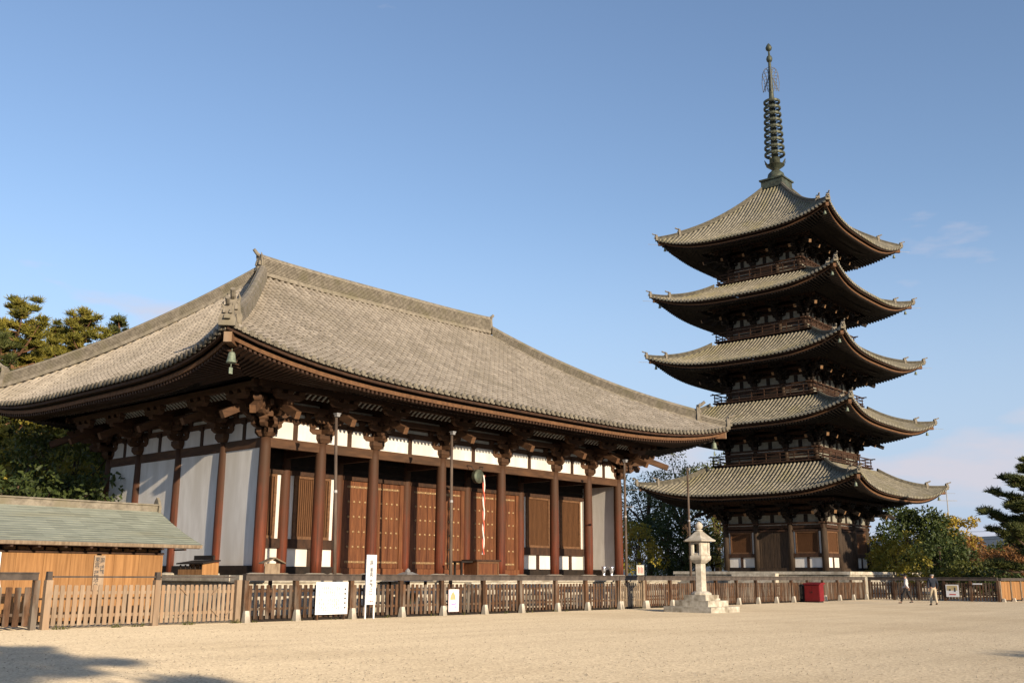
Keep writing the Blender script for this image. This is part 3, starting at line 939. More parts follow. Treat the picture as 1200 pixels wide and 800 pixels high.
# ridges
def ridge_piece(root, name, pts, w, h, mat='ridge_tile'):
    return put(name, MB().sweep(RIDGE_PROF(w, h), pts), mat, root)
rz_ = hr.z1
pts = [(11.5 + 8.05 * t, 6.35, rz_ + .06 + .10 * t ** 4) for t in np.linspace(-1, 1, 17)]
mr_ = ridge_piece(hall, 'main_ridge', pts, .62, .92)
for sx in (-1, 1):
    e = Vector((11.5 + sx * 8.05, 6.35, rz_ + .12))
    put('ogre_tile', ogre_tile(.50, .80), 'ridge_tile', mr_, T(*e) @ face_rot((sx, 0)))
for side, sgn in ((WEST, -1), (WEST, 1), (EAST, -1), (EAST, 1)):
    up_pts = [hr.hip(side, sgn, q) + Vector((0, 0, .05)) for q in np.linspace(.975, .13, 18)]
    hp = ridge_piece(hall, 'hip_ridge', up_pts, .52, .62)
    d = (up_pts[-1] - up_pts[-2]); d.z = 0; d.normalize()
    put('ogre_tile', ogre_tile(.56, .74), 'ridge_tile', hp, T(*(up_pts[-1] + d * .06)) @ face_rot(d))
    lo_pts = [hr.hip(side, sgn, q) + Vector((0, 0, .03)) for q in np.linspace(.125, .012, 6)]
    lp = ridge_piece(hall, 'corner_ridge', lo_pts, .40, .40)
    put('ogre_tile', ogre_tile(.44, .52), 'ridge_tile', lp, T(*(lo_pts[-1] + d * .05)) @ face_rot(d))

# =================================================================== THE PAGODA
PC = Vector((59.11, 6.97, 0))
pag = thing('pagoda', PC, 'tall five-storey dark timber pagoda with tiled roofs and bronze spire', 'pagoda')
PZ = 2.02
pb = MB(); pb.box(PC.x - 7.6, PC.x + 7.6, PC.y - 7.6, PC.y + 7.6, 0, 1.72)
put('platform', pb, 'stone_dark', pag)
pt_ = put('platform_top', MB().box(PC.x - 7.7, PC.x + 7.7, PC.y - 7.7, PC.y + 7.7, 1.722, 1.95), 'stone', pag)
sp_ = MB()
for k in range(6):
    sp_.box(PC.x - 8.0 - .3 * (6 - k), PC.x - 7.7, PC.y - 1.9, PC.y + 1.9, .30 * k, .30 * (k + 1))
put('steps', sp_, 'stone', pag)

TIER = [  # wall half, floor z, column head z, eave half, eave z, roof top half, roof top z
    (4.37, 2.02, 5.90, 9.45, 7.95, 5.35, 10.55),
    (4.02, 10.90, 12.05, 9.05, 13.70, 5.0, 16.05),
    (3.76, 16.40, 17.55, 8.65, 19.15, 4.75, 21.55),
    (3.50, 21.95, 23.15, 8.30, 24.80, 4.45, 26.95),
    (3.24, 27.30, 28.60, 7.85, 30.20, 0.95, 36.55)]
PLIFT = [1.25, 1.2, 1.25, 1.2, 1.15]
BSC = .92
pbm, ptm = bracket(BSC)
pdm, pdtm = bracket(BSC, True)
PM = (pbm.mesh('bracket_set'), ptm.mesh('tail_rafter'), pdm.mesh('bracket_set'), pdtm.mesh('tail_rafter'))
lit_end(PM[1], 'wood_dark', 'tail_end_lit'); lit_end(PM[3], 'wood_dark', 'tail_end_lit')
def side_rot(side, half):
    a, n = SIDES[side]
    o = PC - a * half + n * half
    return Matrix(((a.x, -n.x, 0, o.x), (a.y, -n.y, 0, o.y), (0, 0, 1, 0), (0, 0, 0, 1)))
for k, (wh, zf, zc, eh, ez, th_, tz) in enumerate(TIER):
    cols = [0, wh * 2 * .325, wh * 2 * .675, wh * 2]
    core = MB().box(PC.x - wh + .12, PC.x + wh - .12, PC.y - wh + .12, PC.y + wh - .12, zf - (.6 if k else 0), ez + .9)
    storey = put('storey', core, 'wood_dark', pag)
    r_c = .27 if k == 0 else .21
    cm_ = MB().lathe([(r_c, 0), (r_c, (zc - zf) * .6), (r_c * .88, zc - zf)], 16).mesh('column', True)
    for side in range(4):
        rot = side_rot(side, wh)
        def b(name, x0, x1, y0, y1, z0, z1, mat, par=storey):
            return put(name, MB().box(x0, x1, y0, y1, z0, z1), mat, par, rot)
        for c in cols[:-1]:
            p = rot @ Vector((c, 0, zf))
            put('column', cm_, 'wood_shaded', storey, T(*p))
        L = 2 * wh
        b('head_beam', -.3, L + .3, -.10, .10, zc - .50, zc - .22, 'wood_brown')
        b('cap_plate', -.42, L + .42, -.24, .24, zc - .155, zc - .004, 'wood_brown')
        for i in range(3):
            c0, c1 = cols[i] + .18, cols[i + 1] - .18
            mid = (c0 + c1) / 2
            b('plaster_panel', c0, c1, -.05, .02, zc - .218, zc - .156, 'plaster')
            # low plaster between the bracket sets, with a strut
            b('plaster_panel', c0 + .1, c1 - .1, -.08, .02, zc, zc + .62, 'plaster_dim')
            b('strut', mid - .16, mid + .16, -.13, -.081, zc, zc + .60, 'wood_dark')
        for z0, z1, yy, ex in ((zc + .63, zc + .84, -.0, .5), (zc + 1.0, zc + 1.2, 0, .6), (zc + 1.04, zc + 1.24, -.44, .9), (zc + 1.44, zc + 1.66, -.88, 1.2), (zc + 1.56, zc + 1.78, -1.29, 1.6)):
            b('bracket_beam', -ex, L + ex, yy - .08, yy + .08, z0, z1, 'wood_brown')
        if k == 0:
            facade(storey, rot @ T(0, 0, 0), cols, 'wdw', PZ, zc - .5, 3.10, 3.40, zc - .74, .8, .27, 'wood_shaded', False)
        else:
            for i in (0, 2):
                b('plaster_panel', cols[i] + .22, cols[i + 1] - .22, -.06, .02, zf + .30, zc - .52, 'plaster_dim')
                b('window_rail', cols[i] + .2, cols[i + 1] - .2, -.09, -.061, (zf + zc) / 2 - .14, (zf + zc) / 2 - .04, 'wood_brown')
            b('door_leaf', cols[1] + .22, cols[2] - .22, -.08, .02, zf + .05, zc - .52, 'wood_dark')
            # balcony: deck, brackets and railing
            bo = 1.12
            dk = b('balcony_deck', -bo, L + bo, -bo, -.02, zf - .13, zf - .02, 'wood_brown')
            b('deck_joist', -bo + .2, L + bo - .2, -bo + .22, -bo + .42, zf - .36, zf - .132, 'wood_dark', dk)
            yr = -bo + .14
            for zz, hh, ex in ((zf + .72, .085, .38), (zf + .44, .06, .05), (zf + .14, .08, .05)):
                rl = put('railing', MB().beam((-bo - ex + .1, yr, zz), (L + bo + ex - .1, yr, zz), hh, hh), 'wood_brown', storey, rot)
            npst = 9
            for q in range(npst):
                xx = -bo + .14 + (L + 2 * bo - .28) * q / (npst - 1)
                b('baluster', xx - .035, xx + .035, yr - .036, yr + .036, zf - .02, zf + .70, 'wood_brown')
            if k:
                b('balcony_board', 0, L, yr + .28, yr + .30, zf - .6, zf - .1, 'wood_dark', dk)
        a, n = SIDES[side]
        for c in cols[1:-1]:
            p = rot @ Vector((c, 0, zc))
            brackets_at(storey, p.x, p.y, zc, [tuple(n)[:2]], None, PM, ('wood_dark', 'wood_end'))
        p = rot @ Vector((0, 0, zc))
        pn = SIDES[(side - 1) % 4][1]
        dg_ = (n + pn).normalized()
        brackets_at(storey, p.x, p.y, zc, [tuple(n)[:2], tuple(pn)[:2]], tuple(dg_)[:2], PM, ('wood_dark', 'wood_end'))
    # roof of this storey
    rf = Roof(PC, eh, eh, th_, th_, ez, tz, PLIFT[k], 3.2, .35, .30 if k < 4 else .36)
    dk = MB()
    for side in range(4):
        A, Ra, H, Rn = rf.dims(side); o = len(dk.v)
        for j in range(5):
            q = j / 4
            for i in range(21):
                t = -1 + 2 * i / 20
                p = rf.pos_np(side, np.array([(A + q * (Ra - A)) * t]), np.array([q]))[0]
                dk.v.append((p[0], p[1], p[2] - .07))
        for j in range(4):
            for i in range(20):
                a0 = o + j * 21 + i
                dk.f.append((a0, a0 + 1, a0 + 22, a0 + 21))
    roof = put('roof', dk, 'wood_dark', pag)
    put('roof_tiles', rf.tiles(.34, .10, .40, caps=True), 'tile_dark', roof, kind='stuff')
    raf = MB(); sf = MB()
    for side in range(4):
        put('tile_batten', rf.strip(side, .08, .24, -.17, -.072, 20), 'wood_brown', roof)
        put('eave_board', rf.strip(side, .34, .50, -.38, -.24, 20), 'wood_end', roof)
        for p0, p1 in rafter_boxes(rf, side, wh, .26, 2.0, .36, ez - .10, -.44, .1, .11): raf.beam(p0, p1, .10, .11)
        for p0, p1 in rafter_boxes(rf, side, wh, .26, -.1, 1.55, ez + .62, -.42, .1, .12): raf.beam(p0, p1, .11, .12)
        o = len(sf.v); a, nn = SIDES[side]
        for i in range(21):
            t = -1 + 2 * i / 20
            p = PC + a * (t * (wh - .2)) + nn * (wh - .2)
            sf.v += [tuple(rf.eave(side, t, .36, -.37)), tuple(rf.eave(side, t, 1.6, -.33)), (p.x, p.y, ez + .72)]
        for i in range(20):
            for j in range(2):
                sf.f.append((o + i * 3 + j, o + i * 3 + 3 + j, o + i * 3 + 4 + j, o + i * 3 + 1 + j))
        # hip rafter, bell, rod
        corner = rf.eave(side, 1, .28, -.40)
        dd = (corner - PC); dd.z = 0; dd.normalize()
        cin = PC + dd * (wh * 1.414 - .3) + Vector((0, 0, ez + .55))
        d = (corner - cin).normalized()
        put('hip_rafter', MB().beam(cin, corner + d * .15, .24, .30), 'wood_end', roof)
        put('lightning_rod', MB().tube([corner - dd * .2 + Vector((0, 0, -.05)), corner + dd * 1.1 + Vector((0, 0, -.05))], .014, 5), 'metal_grey', roof)
        bl = corner - d * .45 + Vector((0, 0, -.55))
        put('bell', bell_mesh, 'bronze', roof, T(*bl) @ Matrix.Scale(.62, 4))
        up_pts = [rf.hip(side, 1, q) + Vector((0, 0, .03)) for q in np.linspace(.99, .30 if k < 4 else .22, 12)]
        h1 = put('hip_ridge', MB().sweep(RIDGE_PROF(.38, .32), up_pts), 'ridge_dark', roof)
        put('ogre_tile', ogre_tile(.36, .42), 'ridge_tile', roof, T(*(up_pts[-1] + dd * .06)) @ face_rot(dd))
        lo_pts = [rf.hip(side, 1, q) + Vector((0, 0, .02)) for q in np.linspace(.29 if k < 4 else .21, .015, 8)]
        put('corner_ridge', MB().sweep(RIDGE_PROF(.30, .24), lo_pts), 'ridge_dark', roof)
        put('ogre_tile', ogre_tile(.30, .36), 'ridge_tile', roof, T(*(lo_pts[-1] + dd * .05)) @ face_rot(dd))
    put('rafters', raf, 'wood_dark', roof, kind='stuff')  # near-black wood, the underside shade is put into the colour
    put('soffit_board', sf, 'wood_dark', roof)
# spire
sb_ = MB()
sb_.cbox((PC.x, PC.y, 36.95), (2.1, 2.1, .78)); sb_.cbox((PC.x, PC.y, 37.40), (2.36, 2.36, .14)); sb_.cbox((PC.x, PC.y, 36.60), (2.30, 2.30, .12))
spire = put('spire', sb_, 'bronze', pag)
def sp_part(name, prof, n=16, smooth=True):
    return put(name, MB().lathe(prof, n).mesh(name, smooth), 'bronze', spire, T(PC.x, PC.y, 0))
sp_part('bowl', [(.80, 37.47), (.82, 37.75), (.72, 38.15), (.45, 38.42), (.30, 38.47)])
lt = MB().lathe([(.28, 38.46), (.42, 38.66), (.86, 39.0), (.80, 39.05), (.3, 38.95)], 16)
for q in range(8):
    a0 = q * math.pi / 4
    c_, s_ = math.cos(a0), math.sin(a0)
    lt.add([(c_ * .74 - s_ * .24, s_ * .74 + c_ * .24, 38.92), (c_ * .74 + s_ * .24, s_ * .74 - c_ * .24, 38.92), (c_ * 1.0 + s_ * .1, s_ * 1.0 - c_ * .1, 39.38), (c_ * 1.02, s_ * 1.02, 39.52), (c_ * 1.0 - s_ * .1, s_ * 1.0 + c_ * .1, 39.38)], [(0, 1, 2, 3, 4)])
put('lotus', lt, 'bronze', spire, T(PC.x, PC.y, 0))
sp_part('mast', [(.32, 38.9), (.30, 42), (.24, 46), (.14, 49.3), (.07, 51.0)], 12)
for q in range(9):
    z = 39.95 + q * .665
    r_ = .88 - .022 * q
    rg = MB().lathe([(r_, .0), (r_ + .08, .06), (r_ + .08, .24), (r_, .30), (r_ - .08, .26), (r_ - .08, .04)], 20)
    rg.f = rg.f[:-2] + [(k, (k + 1) % 20, 100 + (k + 1) % 20, 100 + k) for k in range(20)]
    rg.lathe([(.25, -.02), (.30, .06), (.30, .20), (.24, .30)], 12)
    for w in range(8):
        a0 = w * math.pi / 4
        rg.beam((.28 * math.cos(a0), .28 * math.sin(a0), .15), ((r_ - .05) * math.cos(a0), (r_ - .05) * math.sin(a0), .15), .05, .07)
    put('ring', rg, 'bronze', spire, T(PC.x, PC.y, z))
# openwork flame of four leaves
for q in range(4):
    fl = MB()
    for j in range(3):
        pts = []
        for i in range(11):
            u_ = i / 10
            rr = (.26 + .17 * j) + .12 * math.sin(u_ * math.pi * 2.2 + j) * (.6 + .4 * u_)
            pts.append((rr, 0, 46.55 + u_ * (2.55 - .25 * j)))
        fl.tube(pts, [.035] * 10 + [.01], 5)
    for i in range(7):
        z = 46.75 + i * .34
        fl.tube([(.12, 0, z), (.35, 0, z + .12), (.62, 0, z - .02)], .026, 5)
    fl.tube([(.72, 0, 46.5), (.80, 0, 47.4), (.72, 0, 48.4), (.45, 0, 48.95), (.1, 0, 49.1)], [.03, .035, .03, .025, .02], 5)
    put('flame_leaf', fl, 'flame_metal', spire, T(PC.x, PC.y, 0) @ RZ(q * math.pi / 2 + .5))
sp_part('jewel', [(.08, 49.55), (.24, 49.7), (.30, 49.95), (.22, 50.2), (.08, 50.32)], 12)
sp_part('jewel', [(.08, 50.75), (.26, 50.9), (.31, 51.12), (.20, 51.36), (.03, 51.60)], 12)

# =================================================================== FENCES
# rail top sits at about eye height; pickets stand between two thin rails
def picket_mesh(w, h, t=.03, style='flat'):
    if style == 'point':
        return MB().prism([(-w / 2, 0), (w / 2, 0), (w / 2, h - w * .45), (0, h), (-w / 2, h - w * .45)], -t / 2, t / 2).mesh('picket')
    return MB().prism([(-w / 2, 0), (w / 2, 0), (w / 2, h - .02), (w / 2 - .015, h), (-w / 2 + .015, h), (-w / 2, h - .02)], -t / 2, t / 2).mesh('picket')

def fence(name, label, pts, ph, pw, gap, pmat, rail=None, postmat='wood_fence', footing=True, z0=.10, post_h=1.36, cap=False, post_w=.16, style='flat', group=None, rail_z=(1.34, 1.53)):
    """pts: post positions. Each run between two posts gets its pickets and thin rails; an optional heavy rail lies on the posts."""
    root = thing(name, (pts[0][0], pts[0][1], 0), label, 'fence', group)
    pm_ = picket_mesh(pw, ph - z0, .03, style)
    for i, (x, y) in enumerate(pts):
        j = min(i, len(pts) - 2)
        d = Vector((pts[j + 1][0] - pts[j][0], pts[j + 1][1] - pts[j][1], 0)).normalized()
        rot = T(x, y, 0) @ RZ(math.atan2(d.y, d.x))
        hp = post_h + (.0 if not cap else .12)
        po = put('post', MB().box(-post_w / 2, post_w / 2, -post_w / 2, post_w / 2, 0, hp), postmat, root, rot)
        if footing:
            put('footing_stone', MB().frustum((0, -.13), (.22, .24), (.15, .12), 0, .38), 'stone', root, rot)
        if cap:
            put('post_cap', MB().frustum((0, 0), (post_w + .06, post_w + .06), (post_w * .4, post_w * .4), hp, hp + .09), 'wood_rail', po, rot)
    for i in range(len(pts) - 1):
        p0, p1 = Vector((*pts[i], 0)), Vector((*pts[i + 1], 0))
        d = (p1 - p0); L = d.length; d.normalize()
        ang = math.atan2(d.y, d.x)
        rot = T(p0.x, p0.y, 0) @ RZ(ang)
        for zz in (.42, ph - .20):
            put('rail', MB().box(post_w / 2, L - post_w / 2, .017, .067, zz - .04, zz + .04), postmat, root, rot)
        n = max(1, int((L - post_w) / (pw + gap)))
        st_ = (L - post_w) / n
        for k in range(n):
            q = p0 + d * (post_w / 2 + st_ * (k + .5))
            put('picket', pm_, pmat, root, T(q.x, q.y, z0 + random.uniform(-.012, .012)) @ RZ(ang + random.uniform(-.03, .03)) @ Matrix.Rotation(random.uniform(-.008, .008), 4, 'Y'))
        if footing:
            put('base_board', MB().box(post_w / 2, L - post_w / 2, .07, .10, 0, .20), 'wood_dark', root, rot)
        if rail:
            put('top_rail', MB().box(-.06 if i == 0 else .002, L, -.10, .10, rail_z[0], rail_z[1]).merge(MB().box(-.06 if i == 0 else .002, L, -.14, .14, rail_z[1], rail_z[1] + .035)), rail, root, rot)
    return root

FY = -4.55
fx_main = [-3.55]
for px_ in (346, 411, 469, 517, 566, 609, 651, 686, 724):
    fx_main.append(round(on_y(px_, 700, FY).x, 2))
fence('picket_fence', 'weathered brown picket fence with heavy grey top rail before the hall', [(x, FY) for x in fx_main], 1.20, .125, .085, 'wood_fence', 'wood_rail')
fence('picket_fence', 'paler tan picket gate between the brown fence and the stone lantern', [(17.30, FY), (19.30, FY)], 1.22, .085, .065, 'wood_fence_grey', 'wood_rail', 'wood_fence_grey')
far_pts = [(19.45 + 2.42 * i, FY + .62 * i * 2.42 / 31.0 * 2.2) for i in range(13)]
fence('picket_fence', 'brown picket fence running from the stone lantern to the pagoda corner', far_pts, 1.20, .13, .06, 'wood_fence', 'wood_rail')
cx_, cy_ = far_pts[-1]
north_pts = [(cx_ + .35 + .03 * i, cy_ - .25 - 1.72 * i) for i in range(6)]
fence('picket_fence', 'dark picket fence behind the two walking people', north_pts, 1.22, .11, .075, 'wood_fence', 'wood_rail', footing=False, z0=.06)
ex_, ey_ = north_pts[-1]
# solid board fence catching the sun
bf = thing('board_fence', (ex_ + .3, ey_, 0), 'sunlit orange-brown board fence beside the tall dark pine', 'fence')
for i in range(10):
    x0 = ex_ + .3 + i * 2.2
    put('post', MB().box(x0 - .08, x0 + .08, ey_ - .09, ey_ + .09, 0, 1.34), 'wood_fence_grey', bf)
    put('footing_stone', MB().frustum((x0, ey_ - .2), (.24, .22), (.16, .12), 0, .22), 'stone', bf)
    if i < 9:
        for k in range(7):
            xa = x0 + .081 + k * .2905
            put('board', MB().box(xa + .004, xa + .286, ey_ - .02 - .006 * (k % 2), ey_ + .02, .10, 1.30), 'wood_orange', bf)
        put('rail', MB().box(x0 + .081, x0 + 2.119, ey_ + .021, ey_ + .07, .9, 1.0), 'wood_fence_grey', bf)
        put('top_rail', MB().box(x0 - .08, x0 + 2.115, ey_ - .16, ey_ + .16, 1.345, 1.53), 'wood_rail', bf)

# pale new gates left of the hall fence, and the dark stretch beyond
gx = [-10.2, -6.85, -3.72]
for i in range(2):
    x0, x1 = gx[i], gx[i + 1]
    gt = thing('picket_gate', (x0, FY, 0), ['pale new wooden picket gate below the vertical sign of the ticket office', 'pale new wooden picket gate with corner braces beside the brown fence'][i], 'gate', 'pale gates')
    for xx in ((x0 + .12,) if i == 0 else (x0 + .12, x1 - .12)):
        put('gate_post', MB().box(xx - .095, xx + .095, FY - .095, FY + .095, 0, 1.36), 'wood_pale', gt)
    put('post_cap', MB().frustum((x0 + .12, FY), (.15, .15), (.13, .13), 1.362, 1.60), 'wood_rail', gt)
    n = 17 if i == 0 else 16
    x1e = x1 + (.12 if i == 0 else -.25)
    wd = (x1e - x0 - .25) / n
    pmh = picket_mesh(wd * .66, 1.13, .03)
    for k in range(n):
        put('picket', pmh, 'wood_pale', gt, T(x0 + .25 + wd * (k + .5), FY - .03, .09 + random.uniform(-.01, .01)) @ Matrix.Rotation(random.uniform(-.01, .01), 4, 'Y'))
    for zz in (.36, 1.0):
        put('gate_rail', MB().box(x0 + .232, x1e + .0, FY - .012, FY + .05, zz - .045, zz + .045), 'wood_pale', gt)
    put('top_bar', MB().box(x0 + .24, x1e, FY - .03, FY + .03, 1.43, 1.475), 'wood_rail', gt)
    if i == 1:
        for (bx, bz, s_) in ((x0 + 1.0, 1.02, -1), (x0 + 1.0, .34, 1), (x0 + 2.15, 1.02, 1), (x0 + 2.15, .34, -1), (x1 - .45, .34, 1)):
            put('corner_brace', MB().beam((bx - .14, FY - .055, bz - .12 * s_), (bx + .14, FY - .055, bz + .12 * s_), .02, .06, (0, -1, 0)), 'wood_pale', gt)
fence('picket_fence', 'dark picket fence with black handrail beside the pale gates', [(-14.6, FY - .12), (-12.45, FY - .06), (-10.42, FY)], 1.16, .17, .085, 'wood_fence', 'wood_rail', footing=False, rail_z=(1.36, 1.54))

# =================================================================== TICKET OFFICE (small building on the left)
to = thing('ticket_office', (-10, .5, 0), 'low wooden ticket office with grey-green shingle roof behind the pale gates', 'building')
WX1, WY = -5.05, -1.75
put('wall', MB().box(-18, WX1, WY + .1, 2.6, 0, 2.52), 'wood_dark', to)
xs = [-10.35, -7.42, -7.28, WX1 + .02]
for (a0, a1) in ((-10.33, -7.36), (-7.20, WX1 + .02)):
    n = 7 if a0 < -8 else 5
    for k in range(n):
        xa = a0 + (a1 - a0) * k / n; xb = a0 + (a1 - a0) * (k + 1) / n
        put('wall_plank', MB().box(xa + .002, xb - .002, WY - .012 * (k % 2) - .02, WY + .099, .1, 2.16), 'wood_orange', to)
put('wall_head', MB().box(-18, WX1 + .03, WY - .06, WY + .098, 2.17, 2.24), 'wood_brown', to)
for k in range(12):
    put('transom_slat', MB().box(-10.3 + k * .43, -9.95 + k * .43, WY - .01, WY + .095, 2.26, 2.36), 'wood_orange', to)
put('corner_post', MB().box(-10.50, -10.36, WY - .05, WY + .11, 0, 2.168), 'white_board', to)
put('counter_board', MB().box(-15, -10.52, WY + .02, WY + .095, 1.72, 2.14), 'wood_orange', to)
put('counter', MB().box(-15, -10.52, WY - .35, WY + .10, 1.02, 1.10), 'wood_brown', to)
cloth = MB()
for k in range(14):
    x = -14.6 + k * .3
    cloth.add([(x, WY - .36 - .02 * (k % 2), 1.115), (x + .3, WY - .36 - .02 * ((k + 1) % 2), 1.115), (x + .3, WY - .05, 1.72), (x, WY - .05, 1.72)], [(0, 1, 2, 3)])
put('counter_cloth', cloth, 'white_board', to)
# roof: stepped shingle courses, gently curved, gable end towards the hall
RX1, EY, RY, EZ, RZ_T = -4.12, -2.45, .45, 2.50, 3.80
V, Q, Tn, off = [], [], [], 0
nc = 16
for sgn in (1, -1):
    for j in range(nc):
        q0, q1 = j / nc, (j + 1.0) / nc
        def yz(q):
            y = EY + (RY - EY) * q
            z = EZ + (RZ_T - EZ) * (.82 * q + .18 * q * q)
            return (y if sgn == 1 else 2 * RY - y), z
        nx = 26
        for i in range(nx):
            fl0 = .0
            xe = RX1 + .16 * (1 - q0) ** 2
            xa, xb = -19 + (xe + 19) * i / nx, -19 + (xe + 19) * (i + 1) / nx
            (ya, za), (yb, zb) = yz(q0), yz(min(q1, 1))
            V.append([(xa, ya, za + .012), (xb, ya, za + .012), (xb, yb, zb), (xa, yb, zb), (xa, ya, za - .004), (xb, ya, za - .004)])
            Q.append([(off, off + 1, off + 2, off + 3), (off, off + 1, off + 5, off + 4)]); Tn += [random.random(), random.random()]
            off += 6
put('shingles', mesh_np('shingles', np.concatenate(V), np.concatenate(Q), Tn), 'copper_roof', to, kind='stuff')
und = MB()
for q in range(8):
    def yz2(q): return EY + (RY - EY) * q, EZ + (RZ_T - EZ) * (.82 * q + .18 * q * q)
    (ya, za), (yb, zb) = yz2(q / 8), yz2((q + 1) / 8)
    und.add([(-19, ya, za - .12), (RX1 + .05, ya, za - .12), (RX1 + .05, yb, zb - .12), (-19, yb, zb - .12), (-19, ya, za - .025), (RX1 + .05, ya, za - .025), (RX1 + .05, yb, zb - .025), (-19, yb, zb - .025)],
            [(0, 1, 2, 3), (4, 5, 6, 7), (0, 1, 5, 4), (1, 2, 6, 5), (3, 0, 4, 7)])
    ya, yb = 2 * RY - ya, 2 * RY - yb
    und.add([(-19, ya, za - .12), (RX1 + .05, ya, za - .12), (RX1 + .05, yb, zb - .12), (-19, yb, zb - .12), (-19, ya, za - .025), (RX1 + .05, ya, za - .025), (RX1 + .05, yb, zb - .025), (-19, yb, zb - .025)],
            [(0, 1, 2, 3), (4, 5, 6, 7), (0, 1, 5, 4), (1, 2, 6, 5), (3, 0, 4, 7)])
put('roof_underside', und, 'wood_brown', to)
put('fascia', MB().box(-19, RX1 + .13, EY - .03, EY - .005, EZ - .10, EZ + .01), 'wood_fence_grey', to)
for k in range(9):
    put('rafter_end', MB().box(-11.2 + k * .82, -11.12 + k * .82, EY + .02, WY, EZ - .18, EZ - .125), 'wood_brown', to)
gable = MB().prism([(WY - .0, 2.50), (RY, 3.55), (2 * RY - WY, 2.50)], -.04, .04).xf(T(WX1, 0, 0) @ RZ(R(90)))
put('gable', gable, 'wood_orange', to)
rdg = MB().box(-19, RX1 - .12, RY - .16, RY + .16, RZ_T - .12, RZ_T + .15).box(-19, RX1 - .08, RY - .22, RY + .22, RZ_T + .152, RZ_T + .20)
rdo = put('roof_ridge', rdg, 'ridge_tile', to)
put('ridge_end', MB().prism([(-.20, -.2), (.20, -.2), (.24, .1), (.12, .34), (0, .46), (-.12, .34), (-.24, .1)], -.05, .05).xf(T(RX1 - .05, RY, RZ_T) @ RZ(R(90))), 'ridge_tile', rdo)

def sign_text(parent, s, size, mat, x, y, z, vertical=True):
    put('lettering', text_mesh(s, size, vertical), mat, parent, T(x, y, z))

vs = thing('hanging_sign', (-7.28, WY - .05, 1.1), 'narrow upright wooden sign with two columns of black characters on the office wall', 'sign')
put('board', MB().box(-7.46, -7.10, WY - .09, WY - .05, 1.02, 2.12), 'wood_pale', vs)
sign_text(vs, '東金堂拝観受付', .17, 'ink', -7.36, WY - .094, 1.56)
sign_text(vs, '国宝拝観', .15, 'ink', -7.19, WY - .094, 1.78)

# =================================================================== STONE LANTERN
lx, ly = 17.3, -9.1
ln = thing('stone_lantern', (lx, ly, 0), 'tall pale stone lantern on three square steps on the gravel court', 'lantern')
for half, z0, z1, m_ in ((1.22, 0, .24, 'stone_step'), (.86, .242, .50, 'stone_step'), (.56, .502, .74, 'stone_step')):
    blocks = 2
    for ix in range(2):
        for iy in range(2):
            put('step_block', MB().box(lx + (-half if ix == 0 else .004), lx + (-.004 if ix == 0 else half), ly + (-half if iy == 0 else .004), ly + (-.004 if iy == 0 else half), z0, z1), m_, ln)
def hexa(name, prof, n=6, mat='stone', smooth=False):
    return put(name, MB().lathe(prof, n).mesh(name, smooth), mat, ln, T(lx, ly, 0) @ RZ(R(8)))
hexa('lotus_base', [(.46, .742), (.47, .80), (.40, .86), (.30, .90)], 12)
hexa('shaft', [(.265, .90), (.255, 1.5), (.25, 2.10)])
hexa('platform', [(.25, 2.10), (.32, 2.13), (.50, 2.26), (.54, 2.34), (.54, 2.44), (.46, 2.47)])
# fire box: six posts, openings on alternate sides
fb = MB()
for k in range(6):
    a0 = R(60 * k + 30)
    fb.tube([(.40 * math.cos(a0), .40 * math.sin(a0), 2.47), (.40 * math.cos(a0), .40 * math.sin(a0), 3.08)], .085, 6)
fb.lathe([(.46, 2.471), (.46, 2.57), (.34, 2.57)], 6); fb.lathe([(.34, 2.98), (.46, 2.98), (.46, 3.08)], 6)
firebox = put('fire_box', fb, 'stone', ln, T(lx, ly, 0) @ RZ(R(8)))
for k in (1, 3, 5):
    a0 = R(60 * k + 60 - 30 + 30)
    a1, a2 = R(60 * k + 30), R(60 * k + 90)
    p1, p2 = Vector((.41 * math.cos(a1), .41 * math.sin(a1), 2.775)), Vector((.41 * math.cos(a2), .41 * math.sin(a2), 2.775))
    put('fire_box_panel', MB().beam(p1, p2, .05, .44), 'stone', firebox, T(lx, ly, 0) @ RZ(R(8)))
hexa('roof', [(.40, 3.081), (.78, 3.085), (.79, 3.14), (.62, 3.22), (.40, 3.38), (.24, 3.50), (.17, 3.53)])
hexa('finial_base', [(.16, 3.531), (.19, 3.57), (.12, 3.62)], 12, 'stone', True)
hexa('finial', [(.09, 3.62), (.17, 3.70), (.185, 3.80), (.14, 3.90), (.05, 3.96), (.02, 3.98)], 12, 'stone', True)

# =================================================================== POLES
for (xb, yb, zt, lean, lab) in ((1.10, -3.4, 7.42, -.30, 'slightly leaning tall pole behind the fence by the white notice board'),
                                (7.12, -3.4, 7.38, -.10, 'tall brown pole behind the fence above the pink poster'),
                                (19.55, -3.4, 7.25, 0.0, 'tall brown pole at the south corner of the hall with a side bracket'),
                                (26.35, -2.9, 7.40, 0.0, 'tall brown pole behind the stone lantern')):
    po = thing('lamp_pole', (xb, yb, 0), lab, 'pole')
    put('shaft', MB().tube([(xb, yb, 0), (xb + lean * .5, yb, zt * .5), (xb + lean, yb, zt)], [.078, .068, .056], 10).mesh('shaft', True), 'pole', po)
    put('collar', MB().lathe([(.075, -.05), (.080, 0), (.07, .05)], 10, (xb + lean * .62, yb, zt * .62)), 'metal_grey', po)
    hd = put('lamp_head', MB().frustum((xb + lean, yb - .06), (.13, .16), (.16, .19), zt + .003, zt + .11).box(xb + lean - .10, xb + lean + .10, yb - .17, yb + .06, zt + .112, zt + .14), 'metal_grey', po)
    if xb > 19 and xb < 20:
        put('side_bracket', MB().tube([(xb, yb, 5.0), (xb + .5, yb - .05, 5.02)], .03, 6).box(xb + .45, xb + .62, yb - .12, yb + .02, 4.97, 5.06), 'silver', po)

